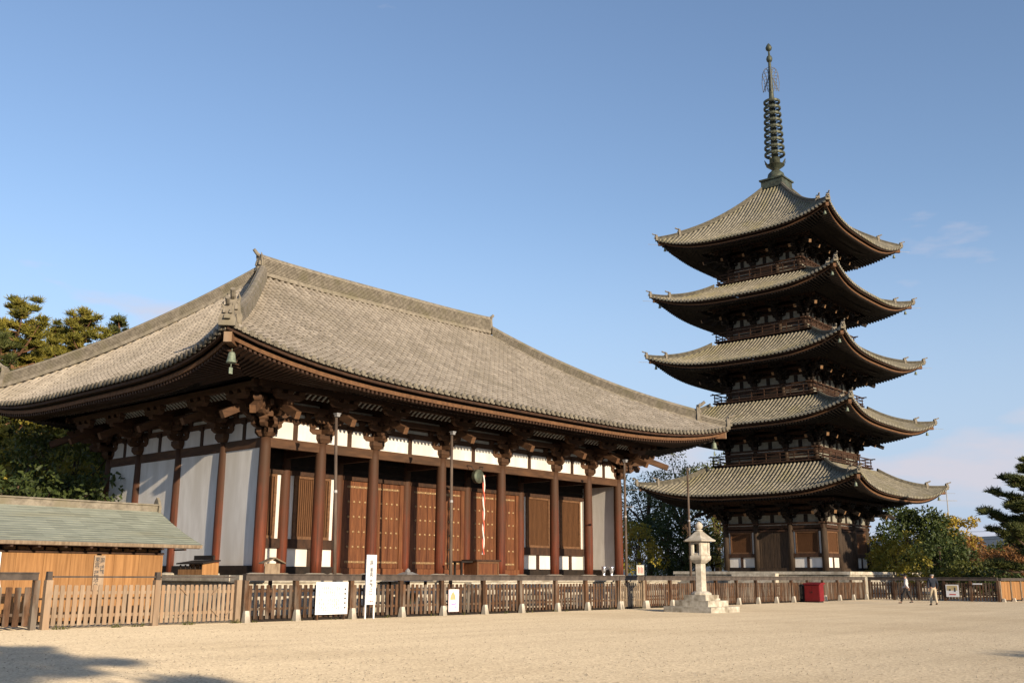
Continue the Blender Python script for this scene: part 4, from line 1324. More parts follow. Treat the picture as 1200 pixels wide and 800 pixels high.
# =================================================================== SIGNS AND BOARDS
nb = thing('notice_board', (-.1, FY - .17, 0), 'square white notice board with small grey columns of text on the fence', 'sign')
NX0, NX1, NZ0, NZ1, NY = -.82, .60, .19, 1.30, FY - .20
put('panel', MB().box(NX0, NX1, NY - .02, NY, NZ0, NZ1), 'white_board', nb)
for xx in (NX0 + .12, NX1 - .12):
    put('leg', MB().box(xx - .03, xx + .03, NY + .001, NY + .06, 0, NZ1 - .05), 'wood_fence', nb)
mk = MB()
for k in range(10):
    x = NX0 + .16 + k * .095
    z = NZ1 - .16
    while z > NZ0 + .14:
        h = random.uniform(.018, .034)
        if random.random() < .84 and abs(z - .80) > .05:
            mk.box(x - .018, x + .018, NY - .0235, NY - .0205, z - h, z)
        z -= .046
put('text_marks', mk, 'ink', nb, kind='stuff')
tm_ = MB()
for k in range(5):
    z = NZ1 - .22 - k * .16
    tm_.box(NX1 - .17, NX1 - .09, NY - .0235, NY - .0205, z - .06, z)
put('title_marks', tm_, 'ink', nb, kind='stuff')

ws = thing('standing_sign', (1.47, FY - .42, 0), 'tall narrow white sign with black vertical characters standing before the fence', 'sign')
SX, SYY = 1.47, FY - .42
put('panel', MB().box(SX - .235, SX + .235, SYY - .02, SYY, .50, 2.26), 'white_board', ws)
for s_ in (-.2, .2):
    put('leg', MB().box(SX + s_ - .025, SX + s_ + .025, SYY + .001, SYY + .045, 0, 2.1), 'white_board', ws)
sign_text(ws, '国宝東金堂拝観入口', .165, 'ink', SX, SYY - .024, 1.44)
sign_text(ws, '興福寺', .09, 'ink_red', SX, SYY - .024, .60, False)

pp = thing('poster', (6.06, FY - .06, .1), 'small pink and white poster with an orange shape hung on the picket fence', 'poster')
PX0, PX1, PZ0, PZ1, PY = 5.78, 6.36, .14, 1.0, FY - .08
put('sheet', MB().box(PX0, PX1, PY - .012, PY, PZ0, PZ1), 'white_board', pp)
put('border', MB().box(PX0 + .0, PX1 - .0, PY - .016, PY - .0125, PZ0, PZ0 + .10).box(PX0, PX0 + .06, PY - .016, PY - .0125, PZ0 + .102, PZ1).box(PX1 - .09, PX1, PY - .016, PY - .0125, PZ0 + .102, PZ1), 'poster_pink', pp)
put('orange_shape', MB().prism([(6.0 - .13, .60), (6.0 + .17, .60), (6.0 + .15, .76), (6.0 + .03, .92), (6.0 - .10, .76)], PY - .016, PY - .0125), 'poster_orange', pp)
put('lower_marks', MB().prism([(5.90, .44), (6.20, .48), (6.22, .42), (5.98, .38)], PY - .016, PY - .0125).box(6.12, 6.20, PY - .016, PY - .0125, .26, .36).box(6.275, 6.30, PY - .019, PY - .0165, .70, .94), 'poster_violet', pp)

# small roofed notice behind the fence by the hall corner
kx, ky = -1.92, -3.6
ko = thing('roofed_notice', (kx, ky, 0), 'small weathered notice under a little gabled roof behind the hall fence', 'sign')
put('post', MB().box(kx - .05, kx + .05, ky - .05, ky + .05, 0, 1.62), 'wood_brown', ko)
put('panel', MB().box(kx - .31, kx + .31, ky - .09, ky - .052, 1.55, 1.92), 'wood_fence_grey', ko)
put('roof', MB().prism([(-.46, 1.90), (0, 2.08), (.46, 1.90), (.46, 1.94), (0, 2.13), (-.46, 1.94)], -.24, .10).xf(T(kx, ky, 0)), 'wood_fence_grey', ko)

# roofed incense burner behind the fence
ix, iy = 4.75, -3.35
ib = thing('incense_burner', (ix, iy, 0), 'bronze incense burner under a small grey hipped roof behind the fence', 'burner')
put('roof', MB().frustum((ix, iy), (1.5, 1.5), (.9, .9), 1.30, 1.50).frustum((ix, iy), (.9, .9), (.25, .25), 1.501, 1.66).lathe([(.10, 1.661), (.12, 1.70), (.03, 1.80)], 8, (ix, iy, 0)), 'metal_grey', ib)
for sx in (-.5, .5):
    for sy in (-.5, .5):
        put('post', MB().box(ix + sx - .045, ix + sx + .045, iy + sy - .045, iy + sy + .045, 0, 1.305), 'wood_brown', ib)
put('bowl', MB().lathe([(.22, 0), (.16, .25), (.30, .5), (.44, .72), (.46, .85), (.36, .84)], 16, (ix, iy, 0)), 'bronze', ib)

# post sign by the south corner
qx, qy = 21.1, -3.1
qs = thing('post_sign', (qx, qy, 0), 'small cream sign on a short post by the hall corner', 'sign')
put('post', MB().box(qx - .05, qx + .05, qy - .04, qy + .04, 0, 1.62), 'wood_fence_grey', qs)
put('panel', MB().box(qx - .32, qx + .32, qy - .08, qy - .042, 1.60, 2.10), 'plaster_old', qs)
mk = MB()
for k in range(4):
    mk.box(qx - .22 + k * .13, qx - .16 + k * .13, qy - .084, qy - .0805, 1.68, 2.02 - .05 * (k % 2))
put('text_marks', mk, 'ink_red', qs)

# poster and plate on the dark fence
a_, b_ = north_pts[3], north_pts[4]
fpx, fpy = a_[0] - .10, a_[1] - .55
fp = thing('poster', (fpx, fpy, .3), 'small white poster with a tan picture on the dark fence behind the people', 'poster')
put('sheet', MB().box(fpx - .012, fpx, fpy - .42, fpy + .42, .28, 1.08), 'white_board', fp)
put('picture', MB().box(fpx - .016, fpx - .0125, fpy - .34, fpy + .36, .70, 1.02), 'poster_tan', fp)
put('dark_figure', MB().box(fpx - .02, fpx - .0165, fpy - .22, fpy - .12, .62, .90).box(fpx - .02, fpx - .0165, fpy + .10, fpy + .22, .68, .80), 'ink', fp)
put('red_line', MB().box(fpx - .016, fpx - .0125, fpy - .22, fpy + .22, .40, .48), 'ink_red', fp)
wp = put('name_plate', MB().box(fpx - .016, fpx, fpy - 1.95, fpy - 1.35, 1.10, 1.18).merge(MB().box(fpx - .020, fpx - .0165, fpy - 1.9, fpy - 1.4, 1.115, 1.165)), 'white_board')
tag(wp, 'tiny white strip plate on the dark fence beside the small poster', 'sign')

# =================================================================== THINGS ON THE PLATFORM
of = thing('offering_box', (11.1, -1.45, ZB), 'carved wooden offering box with lit front panel before the central doors', 'box')
OX0, OX1, OY0, OY1 = 10.38, 11.82, -1.75, -.95
put('body', MB().box(OX0, OX1, OY0, OY1, 1.518, 2.16), 'wood_door', of)
put('top', MB().box(OX0 - .10, OX1 + .10, OY0 - .08, OY1 + .08, 2.162, 2.24), 'wood_brown', of)
fr = MB().box(OX0, OX1, OY0 - .03, OY0 - .001, 1.518, 1.60).box(OX0, OX1, OY0 - .03, OY0 - .001, 2.08, 2.16).box(OX0, OX0 + .08, OY0 - .03, OY0 - .001, 1.601, 2.079).box(OX1 - .08, OX1, OY0 - .03, OY0 - .001, 1.601, 2.079)
put('panel_frame', fr, 'wood_end', of)
put('table', MB().box(9.55, OX0 - .11, -1.6, -1.0, 2.10, 2.17).box(9.6, 9.68, -1.55, -1.47, 1.518, 2.099).box(9.6, 9.68, -1.13, -1.05, 1.518, 2.099), 'wood_dark', of)

gx_, gy_ = 11.75, -.42
gg = thing('gong', (gx_, gy_, 5.9), 'round bronze crocodile-mouth gong hung under the eave beam with a rope', 'gong')
put('drum', MB().tube([(gx_, gy_ - .14, 6.14), (gx_, gy_ - .10, 6.14), (gx_, gy_ + .10, 6.14), (gx_, gy_ + .14, 6.14)], [.22, .33, .33, .22], 18), 'bronze', gg)
for s_ in (-1, 1):
    put('hanger', MB().tube([(gx_ + s_ * .2, gy_, 6.36), (gx_ + s_ * .42, gy_ + .05, 6.62), (gx_ + s_ * .44, gy_ + .36, 6.66)], .02, 6), 'black', gg)
for s_, m_ in ((-.035, 'rope_white'), (.04, 'rope_red')):
    n_ = 16
    put('rope', MB().tube([(gx_ + .22 + s_ * math.cos(k * 1.1), gy_ - .2 + s_ * math.sin(k * 1.1), 6.2 - k * (3.7 / n_)) for k in range(n_ + 1)], .036, 6), m_, gg)

nbx = thing('wooden_chest', (-1.25, 2.3, ZB), 'wooden chest with dark slatted top on the platform beside the north wall', 'box')
BX0, BX1, BY0, BY1 = -1.62, -.92, 1.30, 3.05
put('body', MB().box(BX0, BX1, BY0, BY1, 1.518, 1.72).box(BX0 + .45, BX1, BY0 + .02, BY1 - .02, 1.721, 1.94).box(BX0, BX1, BY0, BY0 + .05, 1.721, 1.97), 'wood_orange', nbx)
put('lid', MB().beam((BX0 - .05, (BY0 + BY1) / 2, 1.94), (BX1 + .02, (BY0 + BY1) / 2, 2.06), 1.95, .05), 'wood_dark', nbx)
put('back_board', MB().box(-1.05, -.98, 1.5, 2.9, 2.09, 2.26), 'wood_dark', nbx)
for k in range(5):
    put('slat', MB().box(BX0 + .02, BX0 + .07, BY0 + .2 + k * .36, BY0 + .25 + k * .36, 1.722, 1.90), 'wood_dark', nbx)

vm = MB().lathe([(.10, 0), (.12, .02), (.07, .10), (.09, .22), (.14, .34), (.11, .44), (.15, .52)], 12).mesh('flower_vase', True)
for i, (x, y, lab) in enumerate(((21.45, -.55, 'silver metal flower vase beside the last but one column'), (22.15, -.55, 'silver metal flower vase closer to the end column than its twin'))):
    v_ = put('flower_vase', vm, 'silver', None, T(x, y, 1.516)); tag(v_, lab, 'vase', 'silver vases')

# red steel cabinet
ry_ = -4.62
rx_ = round(on_y(954, 692, ry_).x, 2)
rc = thing('red_cabinet', (rx_, ry_, 0), 'red steel cabinet with sloping lid standing against the fence near the pagoda', 'cabinet')
put('body', MB().box(rx_ - .30, rx_ + .30, ry_ - .50, ry_ + .50, .08, 1.08), 'red_paint', rc)
put('lid', MB().add([(rx_ - .36, ry_ - .56, 1.082), (rx_ + .36, ry_ - .56, 1.082), (rx_ + .36, ry_ + .56, 1.082), (rx_ - .36, ry_ + .56, 1.082), (rx_ - .34, ry_ - .56, 1.14), (rx_ + .34, ry_ - .56, 1.22), (rx_ + .34, ry_ + .56, 1.22), (rx_ - .34, ry_ + .56, 1.14)],
                    [(0, 3, 2, 1), (4, 5, 6, 7), (0, 1, 5, 4), (1, 2, 6, 5), (2, 3, 7, 6), (3, 0, 4, 7)]), 'red_paint', rc)
put('base', MB().box(rx_ - .26, rx_ + .26, ry_ - .46, ry_ + .46, 0, .079), 'black', rc)
put('side_board', MB().box(rx_ - .12, rx_ + .30, ry_ + .53, ry_ + .75, 0, 1.0), 'black', rc)
for s_ in (-1, 1):
    put('door', MB().box(rx_ - .318, rx_ - .301, ry_ + (.01 if s_ > 0 else -.47), ry_ + (.47 if s_ > 0 else -.01), .14, 1.02), 'red_paint', rc)
put('handle', MB().box(rx_ - .345, rx_ - .319, ry_ - .05, ry_ + .05, .60, .66), 'black', rc)

# =================================================================== PEOPLE
def skin_mesh(name, verts, edges, radii, sub=1):
    me = bpy.data.meshes.new(name)
    me.from_pydata(verts, edges, [])
    o = bpy.data.objects.new(name, me)
    COL.objects.link(o)
    o.modifiers.new('skin', 'SKIN')
    ss = o.modifiers.new('sub', 'SUBSURF'); ss.levels = sub; ss.render_levels = sub
    lay = me.skin_vertices[0].data
    for i, r in enumerate(radii):
        lay[i].radius = r if isinstance(r, (tuple, list)) else (r, r)
        lay[i].use_root = (i == 0)
    dg = bpy.context.evaluated_depsgraph_get()
    res = bpy.data.meshes.new_from_object(o.evaluated_get(dg))
    bpy.data.objects.remove(o)
    res.polygons.foreach_set('use_smooth', [True] * len(res.polygons))
    return res

def join_mesh(a, mb):
    """append the shapes of mb to mesh a"""
    v = [tuple(x.co) for x in a.vertices]; f = [tuple(p.vertices) for p in a.polygons]
    o = len(v)
    me = bpy.data.meshes.new(a.name)
    me.from_pydata(v + mb.v, [], f + [tuple(i + o for i in q) for q in mb.f])
    me.polygons.foreach_set('use_smooth', [True] * len(me.polygons))
    me.update()
    return me

def person(loc, heading, label, top_mat, trouser_mat, hair_mat, stride, H=1.70, bald=False, arm=.25):
    """faces local +Y; stride is how far the feet are apart"""
    m = T(*loc) @ RZ(heading)
    p = thing('person', loc, label, 'person')
    s = H / 1.70
    hip_z, sh_z = .92, 1.40
    fl, bl = stride * .55, -stride * .45
    J = {'pel': (0, 0, .95), 'wai': (0, .01, 1.10), 'che': (0, .015, 1.30), 'nk': (0, .02, 1.46), 'hd': (0, .045, 1.58), 'tp': (0, .03, 1.66)}
    def leg(sx, fy, lift):
        hipj = (sx * .09, 0, .90); kn = (sx * .095, fy * .55 + .05, .50 + .01); an = (sx * .10, fy, .09 + lift); to_ = (sx * .115, fy + .16, .035 + lift * .3)
        return hipj, kn, an, to_
    L_ = leg(-1, fl, .0); R_ = leg(1, bl, .05)
    def armj(sx, sw):
        return (sx * .18, .0, 1.40), (sx * .235, -sw * .35 - .02, 1.13), (sx * .24, sw * .6 + .05, .90), (sx * .235, sw * .75 + .07, .83)
    AL, AR = armj(-1, -arm), armj(1, arm)
    S_ = lambda q: tuple(x * s for x in q)
    # body
    V_ = [J['pel'], J['wai'], J['che'], J['nk'], J['hd'], J['tp'], *L_, *R_, *AL, *AR]
    E_ = [(0, 1), (1, 2), (2, 3), (3, 4), (4, 5), (0, 6), (6, 7), (7, 8), (8, 9), (0, 10), (10, 11), (11, 12), (12, 13), (2, 14), (14, 15), (15, 16), (16, 17), (2, 18), (18, 19), (19, 20), (20, 21)]
    Rr = [(.13, .10), (.12, .09), (.15, .10), (.055, .055), (.085, .10), (.055, .065), .075, .052, .035, .03, .075, .052, .035, .03, .05, .036, .026, (.03, .018), .05, .036, .026, (.03, .018)]
    body = skin_mesh('body', [S_(q) for q in V_], E_, [tuple(x * s for x in (r if isinstance(r, tuple) else (r, r))) for r in Rr], 2)
    ex = MB()
    ex.tube([(0, .125, 1.60), (0, .155, 1.565), (0, .125, 1.55)], [.012, .02, .012], 6)                  # nose
    for sx in (-1, 1):
        ex.tube([(sx * .083, .03, 1.60), (sx * .098, .025, 1.58), (sx * .085, .03, 1.545)], [.012, .02, .01], 6)   # ears
    for hand, sx in ((AL[3], -1), (AR[3], 1)):                                                        # fingers and thumb
        for k, fl_ in enumerate((.062, .072, .068, .055)):
            y0 = hand[1] + .026 - .017 * k
            ex.tube([(hand[0], y0, hand[2] - .01), (hand[0] - sx * .006, y0 + .006, hand[2] - .05), (hand[0] - sx * .022, y0 + .008, hand[2] - .045 - fl_ * .6)], [.010, .009, .006], 5)
        ex.tube([(hand[0] - sx * .012, hand[1] + .025, hand[2] + .02), (hand[0] - sx * .02, hand[1] + .05, hand[2] - .015), (hand[0] - sx * .02, hand[1] + .055, hand[2] - .045)], [.012, .010, .007], 5)
    ex.xf(Matrix.Scale(s, 4))
    put('body', join_mesh(body, ex), 'skin', p, m)
    jk = skin_mesh('jacket', [S_(q) for q in [(0, 0, .90), J['wai'], J['che'], (0, .015, 1.43), *AL[:3], *AR[:3]]], [(0, 1), (1, 2), (2, 3), (2, 4), (4, 5), (5, 6), (2, 7), (7, 8), (8, 9)],
                   [tuple(x * s for x in q) for q in [(.165, .125), (.155, .12), (.185, .13), (.075, .075), (.085, .085), (.062, .062), (.045, .045), (.085, .085), (.062, .062), (.045, .045)]], 2)
    put('jacket', jk, top_mat, p, m)
    tr = skin_mesh('trousers', [S_(q) for q in [(0, 0, .98), (0, 0, .90), L_[0], L_[1], L_[2], R_[0], R_[1], R_[2]]], [(0, 1), (1, 2), (2, 3), (3, 4), (1, 5), (5, 6), (6, 7)],
                   [tuple(x * s for x in q) for q in [(.145, .115), (.15, .12), (.105, .105), (.078, .078), (.066, .066), (.105, .105), (.078, .078), (.066, .066)]], 2)
    put('trousers', tr, trouser_mat, p, m)
    for an, to_ in ((L_[2], L_[3]), (R_[2], R_[3])):
        sh = skin_mesh('shoe', [S_((an[0], an[1] - .05, an[2] - .045)), S_((an[0], an[1] + .06, an[2] - .045)), S_((to_[0], to_[1] + .02, to_[2]))], [(0, 1), (1, 2)], [(.045 * s, .04 * s), (.05 * s, .042 * s), (.042 * s, .028 * s)], 2)
        put('shoe', sh, 'shoe', p, m)
    vs_, fs_ = [], []
    for j in range(8):
        ph_ = j / 7 * (1.75 if not bald else 1.75)
        for i in range(18):
            t_ = 2 * math.pi * i / 18
            frt = math.sin(t_)                             # +1 at the face
            ph2 = ph_ * (1.0 if frt < .1 else 1.0 - .42 * frt)
            if bald: ph2 = 1.05 + (ph2 - 0) * .42
            vs_.append((.098 * math.sin(ph2) * math.cos(t_), .015 + .118 * math.sin(ph2) * math.sin(t_), 1.595 + .118 * math.cos(ph2)))
    for j in range(7):
        for i in range(18):
            if bald and 2 <= i <= 7: continue
            fs_.append((j * 18 + i, j * 18 + (i + 1) % 18, (j + 1) * 18 + (i + 1) % 18, (j + 1) * 18 + i))
    put('hair', MB().add(vs_, fs_).xf(Matrix.Scale(s, 4)), hair_mat, p, m)
    return p

p1 = on_dist(1061, 68.0); p2 = on_dist(1092, 64.0)
# heading: local +Y turned towards image-left (-rt) or away from the camera
person(p1, math.atan2(rt.x - .25 * fw.x, -rt.y + .25 * fw.y), 'walking person in a pale top and black trousers', 'shirt_pale', 'trousers_black', 'hair', .66, 1.72)
person(p2, math.atan2(-fw.x - .1, fw.y), 'walking person seen from behind in a dark jacket and khaki trousers', 'jacket_navy', 'trousers_khaki', 'hair_grey', .34, 1.76, True, .15)

# =================================================================== TREES
def unit_vecs(n):
    v = rng.normal(size=(n, 3)); return v / (np.linalg.norm(v, axis=1)[:, None] + 1e-9)

def leaf_quads(C, D, U, L, W):
    """quads starting at C, along D (length L), width W sideways U"""
    S = np.cross(D, U); S /= np.linalg.norm(S, axis=1)[:, None] + 1e-9
    a = C - S * (W * .5)[:, None]; b = C + S * (W * .5)[:, None]
    tip = C + D * L[:, None]
    v = np.stack([a, b, tip + S * (W * .22)[:, None], tip - S * (W * .22)[:, None]], 1)
    return v.reshape(-1, 3)

def tufts(centers, n_each, length, width, upb=.5):
    """bundles of needles"""
    n = len(centers)
    C = np.repeat(centers, n_each, 0)
    D = unit_vecs(n * n_each); D[:, 2] = np.abs(D[:, 2]) * .8 + upb * rng.random(n * n_each) - .15
    D /= np.linalg.norm(D, axis=1)[:, None]
    v = leaf_quads(C, D, unit_vecs(n * n_each), length * (.7 + .6 * rng.random(n * n_each)), np.full(n * n_each, width))
    t = np.repeat(rng.random(n), n_each)
    return v, t

def leaf_clump(centers, radii, n_each, size):
    """leaves spread through flattened clumps, denser at the surface"""
    vs, ts = [], []
    for c, r in zip(centers, radii):
        n = int(n_each * (r[0] * r[0] + .15))
        d = unit_vecs(n)
        rad = .45 + .58 * rng.random(n) ** .45
        P = np.array(c) + d * rad[:, None] * np.array(r)
        D = d * .6 + unit_vecs(n) * .9; D[:, 2] -= .25; D /= np.linalg.norm(D, axis=1)[:, None]
        s = size * (.6 + .8 * rng.random(n))
        vs.append(leaf_quads(P, D, unit_vecs(n), s, s * .62))
        ts.append(np.clip(.5 + .35 * (rng.random() - .5) + .5 * (rng.random(n) - .5), 0, 1))
    return np.concatenate(vs), np.concatenate(ts)

def crown_obj(root, v, t, mat):
    q = np.arange(len(v)).reshape(-1, 4)
    return put('crown', mesh_np('crown', v, q, t), mat, root)

def pine(base, H, spread, label, mat='pine_needle', bark='bark_red', lean=(0, 0), seed=1, first=.35, nb=26, dens=1.0, needle=.34, group=None, bushy=1.0, rise=.45, padk=1.0, cone=False):
    global rng
    old = rng; rng = np.random.default_rng(seed); rr = random.Random(seed)
    root = thing('pine_tree', base, label, 'tree', group)
    b = Vector(base)
    tp = []
    for i in range(9):
        u_ = i / 8
        tp.append(b + Vector((lean[0] * u_ + .25 * math.sin(u_ * 5 + seed), lean[1] * u_ + .25 * math.cos(u_ * 4 + seed), H * .97 * u_)))
    tr = MB().tube(tp, [max(.03, H * .021 * (1 - .86 * i / 8)) for i in range(9)], 9)
    cen, V, Tt = [], [], []
    limbs = MB()
    for k in range(nb):
        u_ = first + (1 - first) * (k + .5) / nb
        i0 = min(7, int(u_ * 8)); p = tp[i0].lerp(tp[i0 + 1], u_ * 8 - i0)
        a = k * 2.4 + rr.uniform(-.4, .4)
        env = spread * (math.sin(math.pi * min(1, .18 + .82 * (1 - u_)) ** .8) * .55 + .55 * (1 - u_)) + .25
        if cone:
            env = spread * (1 - u_) ** .62 + .34
        ln_ = env * rr.uniform(.7, 1.1)
        d = Vector((math.cos(a), math.sin(a), rr.uniform(.05, rise)))
        e = p + d * ln_
        mid = p + d * ln_ * .5 + Vector((0, 0, -.06 * ln_))
        limbs.tube([p, mid, e], [.010 * H * (1.15 - u_) + .012, .007 * H * (1.15 - u_) + .01, .012], 5, False)
        npad = max(2, int(ln_ * 2.0 * bushy))
        for j in range(npad):
            f_ = .38 + .66 * (j + rr.random() * .6) / npad
            c = p.lerp(e, min(f_, 1.05)) + Vector((rr.uniform(-.35, .35) * ln_ * .35, rr.uniform(-.35, .35) * ln_ * .35, rr.uniform(-.05, .25)))
            r = rr.uniform(.34, .62) * (.55 + .16 * ln_) * padk
            m_ = int(46 * dens * r / .4)
            dd = unit_vecs(m_) * (rng.random(m_) ** .4)[:, None] * np.array([r * 1.25, r * 1.25, r * .42])
            cen.append(np.array(c) + dd)
    tipc = np.array(tp[-1])[None] + unit_vecs(40) * np.array([.3, .3, .55]) * rng.random((40, 1))
    cen.append(tipc)
    cen = np.concatenate(cen)
    v, t = tufts(cen, 6, needle, .055)
    put('trunk', tr.mesh('trunk', True), bark, root)
    put('limbs', limbs, bark, root)
    crown_obj(root, v, t, mat)
    rng = old
    return root

def broadleaf(base, H, rx, label, mat='leaf_dark', seed=1, low=.25, size=.20, dens=150, nclump=34, group=None, name='broadleaf_tree', bark='bark'):
    global rng
    old = rng; rng = np.random.default_rng(seed); rr = random.Random(seed)
    root = thing(name, base, label, 'tree' if 'tree' in name else 'shrub', group)
    b = Vector(base)
    tr = MB().tube([b, b + Vector((.1, .05, H * .22)), b + Vector((.0, .12, H * .48)), b + Vector((.1, 0, H * .75))], [H * .026, H * .021, H * .014, H * .006], 9)
    limbs = MB()
    cs, rs = [], []
    cz = H * (low + 1) / 2; rzz = H * (1 - low) / 2
    for k in range(nclump):
        d = unit_vecs(1)[0]; f_ = .45 + .5 * rr.random()
        c = Vector((b.x + d[0] * rx * f_, b.y + d[1] * rx * f_, b.z + cz + d[2] * rzz * f_))
        r = rr.uniform(.20, .34) * rx
        cs.append(c); rs.append((r, r, r * .72))
        if k % 2 == 0:
            p = b + Vector((0, 0, H * rr.uniform(.25, .6)))
            limbs.tube([p, p.lerp(c, .55) + Vector((0, 0, .1)), c], [H * .010, H * .006, .012], 5, False)
    v, t = leaf_clump(cs, rs, dens, size)
    put('trunk', tr.mesh('trunk', True), bark, root)
    put('limbs', limbs, bark, root)
    crown_obj(root, v, t, mat)
    rng = old
    return root

def tree_at(kind, px_, top_y, dist, **kw):
    base = on_dist(px_, dist)
    H = height_at(px_, top_y, dist)
    return kind(base, H, **kw)

# pines behind the hall's north end
tree_at(pine, -16, 343, 66, spread=5.6, label='tallest sunlit pine behind the north end of the hall roof', seed=3, first=.25, nb=68, bushy=1.3, rise=1.1, dens=.85, padk=.72, needle=.32, cone=True)
tree_at(pine, 34, 376, 72, spread=4.6, label='bushy olive pine between the tallest pine and the flat-topped one', seed=5, first=.25, nb=64, bushy=1.3, rise=1.1, dens=.85, padk=.72, needle=.32, cone=True)
tree_at(pine, 70, 357, 70, spread=5.4, label='flat-topped olive pine rising behind the hall roof', seed=8, first=.28, nb=68, bushy=1.3, rise=1.1, dens=.85, padk=.72, needle=.32, cone=True, mat='pine_needle')
tree_at(pine, 114, 366, 76, spread=3.6, label='slim dark pine whose tip shows over the hall roof', seed=12, first=.3, nb=52, bushy=1.3, rise=1.1, dens=.85, padk=.72, needle=.32, cone=True, mat='pine_needle_dark')
tree_at(pine, 160, 372, 82, spread=2.6, label='pine of which only the top twigs show over the hall ridge', seed=14, first=.4, nb=44, bushy=1.3, rise=1.1, dens=.85, padk=.72, needle=.32, cone=True, mat='pine_needle_dark')
tree_at(pine, -34, 385, 64, spread=3.8, label='dark pine leaning in beside the tallest pine', seed=16, first=.2, nb=60, bushy=1.3, rise=1.1, dens=.85, padk=.72, needle=.32, cone=True, mat='pine_needle_dark')
tree_at(broadleaf, 20, 470, 60, rx=4.2, label='yellowish bushy tree under the pines beside the hall', mat='leaf_yellow', seed=21, low=.15)
tree_at(broadleaf, 72, 485, 57, rx=3.8, label='mid green tree close beside the hall back wall', mat='leaf_mid', seed=23, low=.1)
tree_at(broadleaf, 112, 500, 64, rx=3.6, label='dark green tree behind the hall back wall', mat='leaf_dark', seed=25, low=.05)
tree_at(broadleaf, -20, 500, 55, rx=4.0, label='dark green tree behind the ticket office roof', mat='leaf_dark', seed=27, low=.05)
tree_at(broadleaf, 45, 530, 52, rx=3.4, label='low dark green tree behind the office ridge', mat='leaf_dark', seed=29, low=.02)
# between hall and pagoda
tree_at(broadleaf, 762, 528, 108, rx=5.6, label='tall dark tree behind the south corner of the hall', mat='leaf_dark', seed=31, low=.1, dens=110)
tree_at(broadleaf, 806, 516, 112, rx=5.6, label='loose green tree with sky gaps between hall and pagoda', mat='leaf_mid', seed=33, low=.2, dens=80, nclump=30)
tree_at(broadleaf, 842, 516, 118, rx=4.8, label='dark tree tucked against the pagoda wall', mat='leaf_dark', seed=35, low=.1, dens=90)
tree_at(broadleaf, 785, 585, 100, rx=4.8, label='low dark tree behind the fence beside the stone lantern', mat='leaf_dark', seed=37, low=.05)
tree_at(broadleaf, 750, 600, 96, rx=2.8, label='yellowing small tree beside the hall corner column', mat='leaf_yellow', seed=39, low=.15, nclump=22)
tree_at(broadleaf, 836, 612, 104, rx=2.8, label='yellow-leaved small tree beside the pagoda base', mat='leaf_yellow', seed=41, low=.25, nclump=20)
# right of the pagoda
tree_at(broadleaf, 1066, 590, 104, rx=4.6, label='broad dome-shaped dark green tree just beyond the pagoda', mat='leaf_dark', seed=43, low=.1, size=.26, nclump=44)
tree_at(broadleaf, 1104, 622, 98, rx=3.0, label='dark green tree shading the shrubs beside the golden tree', mat='leaf_dark', seed=45, low=.05, size=.24)
tree_at(broadleaf, 1054, 626, 92, rx=2.9, label='round yellow-green shrub in front of the dome-shaped tree', mat='leaf_yellow', seed=47, low=.05, nclump=24, name='leafy_shrub')
tree_at(broadleaf, 1033, 650, 94, rx=1.9, label='small green shrub beside the pagoda platform', mat='leaf_mid', seed=48, low=.05, nclump=16, name='leafy_shrub')
tree_at(broadleaf, 1128, 596, 125, rx=3.0, label='golden-leaved tree behind the dark trees', mat='leaf_gold', seed=49, low=.2, size=.26, nclump=26)
tree_at(broadleaf, 1148, 636, 120, rx=4.0, label='rust-coloured low tree between the golden tree and the far pine', mat='leaf_rust', seed=51, low=.1, size=.26)
tree_at(broadleaf, 1176, 640, 105, rx=4.2, label='rust-brown shrub bank under the far pine', mat='leaf_rust', seed=53, low=.05, name='leafy_shrub')
tree_at(broadleaf, 1128, 655, 92, rx=2.6, label='low green shrub behind the dark fence', mat='leaf_mid', seed=55, low=.02, nclump=18, name='leafy_shrub')
tree_at(broadleaf, 1165, 658, 90, rx=2.6, label='low dark shrub behind the sunlit board fence', mat='leaf_dark', seed=57, low=.02, nclump=18, name='leafy_shrub')
tree_at(pine, 1222, 535, 84, spread=4.6, label='dark pine with tiered boughs beyond the board fence', seed=61, first=.18, nb=46, bushy=1.1, rise=.8, padk=.75, cone=True, mat='pine_needle_dark', bark='bark', dens=.9)
tree_at(broadleaf, 1230, 620, 110, rx=5.0, label='dark tree beyond the tiered pine', mat='leaf_dark', seed=63, low=.05, size=.26)
# far row of trees closing the court
for i, (px_, ty, ds) in enumerate(((1010, 640, 130), (1160, 640, 170), (1195, 628, 180))):
    tree_at(broadleaf, px_, ty, ds, rx=6.5, label=['distant green tree glimpsed past the pagoda base', 'far hazy green tree beyond the rust-coloured trees', 'farthest green tree behind the tiered pine',][i], mat='leaf_mid', seed=70 + i, low=.03, size=.34, dens=60)

# pines standing behind the photographer: their shadows reach the court
pine(Vector((-22.6, -45.2, 0)), 9.8, 3.2, 'pine west of the court whose boughs shade the gravel by the gates', seed=81, first=.55, nb=20, dens=1.2)
pine(Vector((-5.7, -60.0, 0)), 7.7, 2.6, 'pine west of the court casting a shadow at its southern edge', seed=83, first=.5, nb=18)

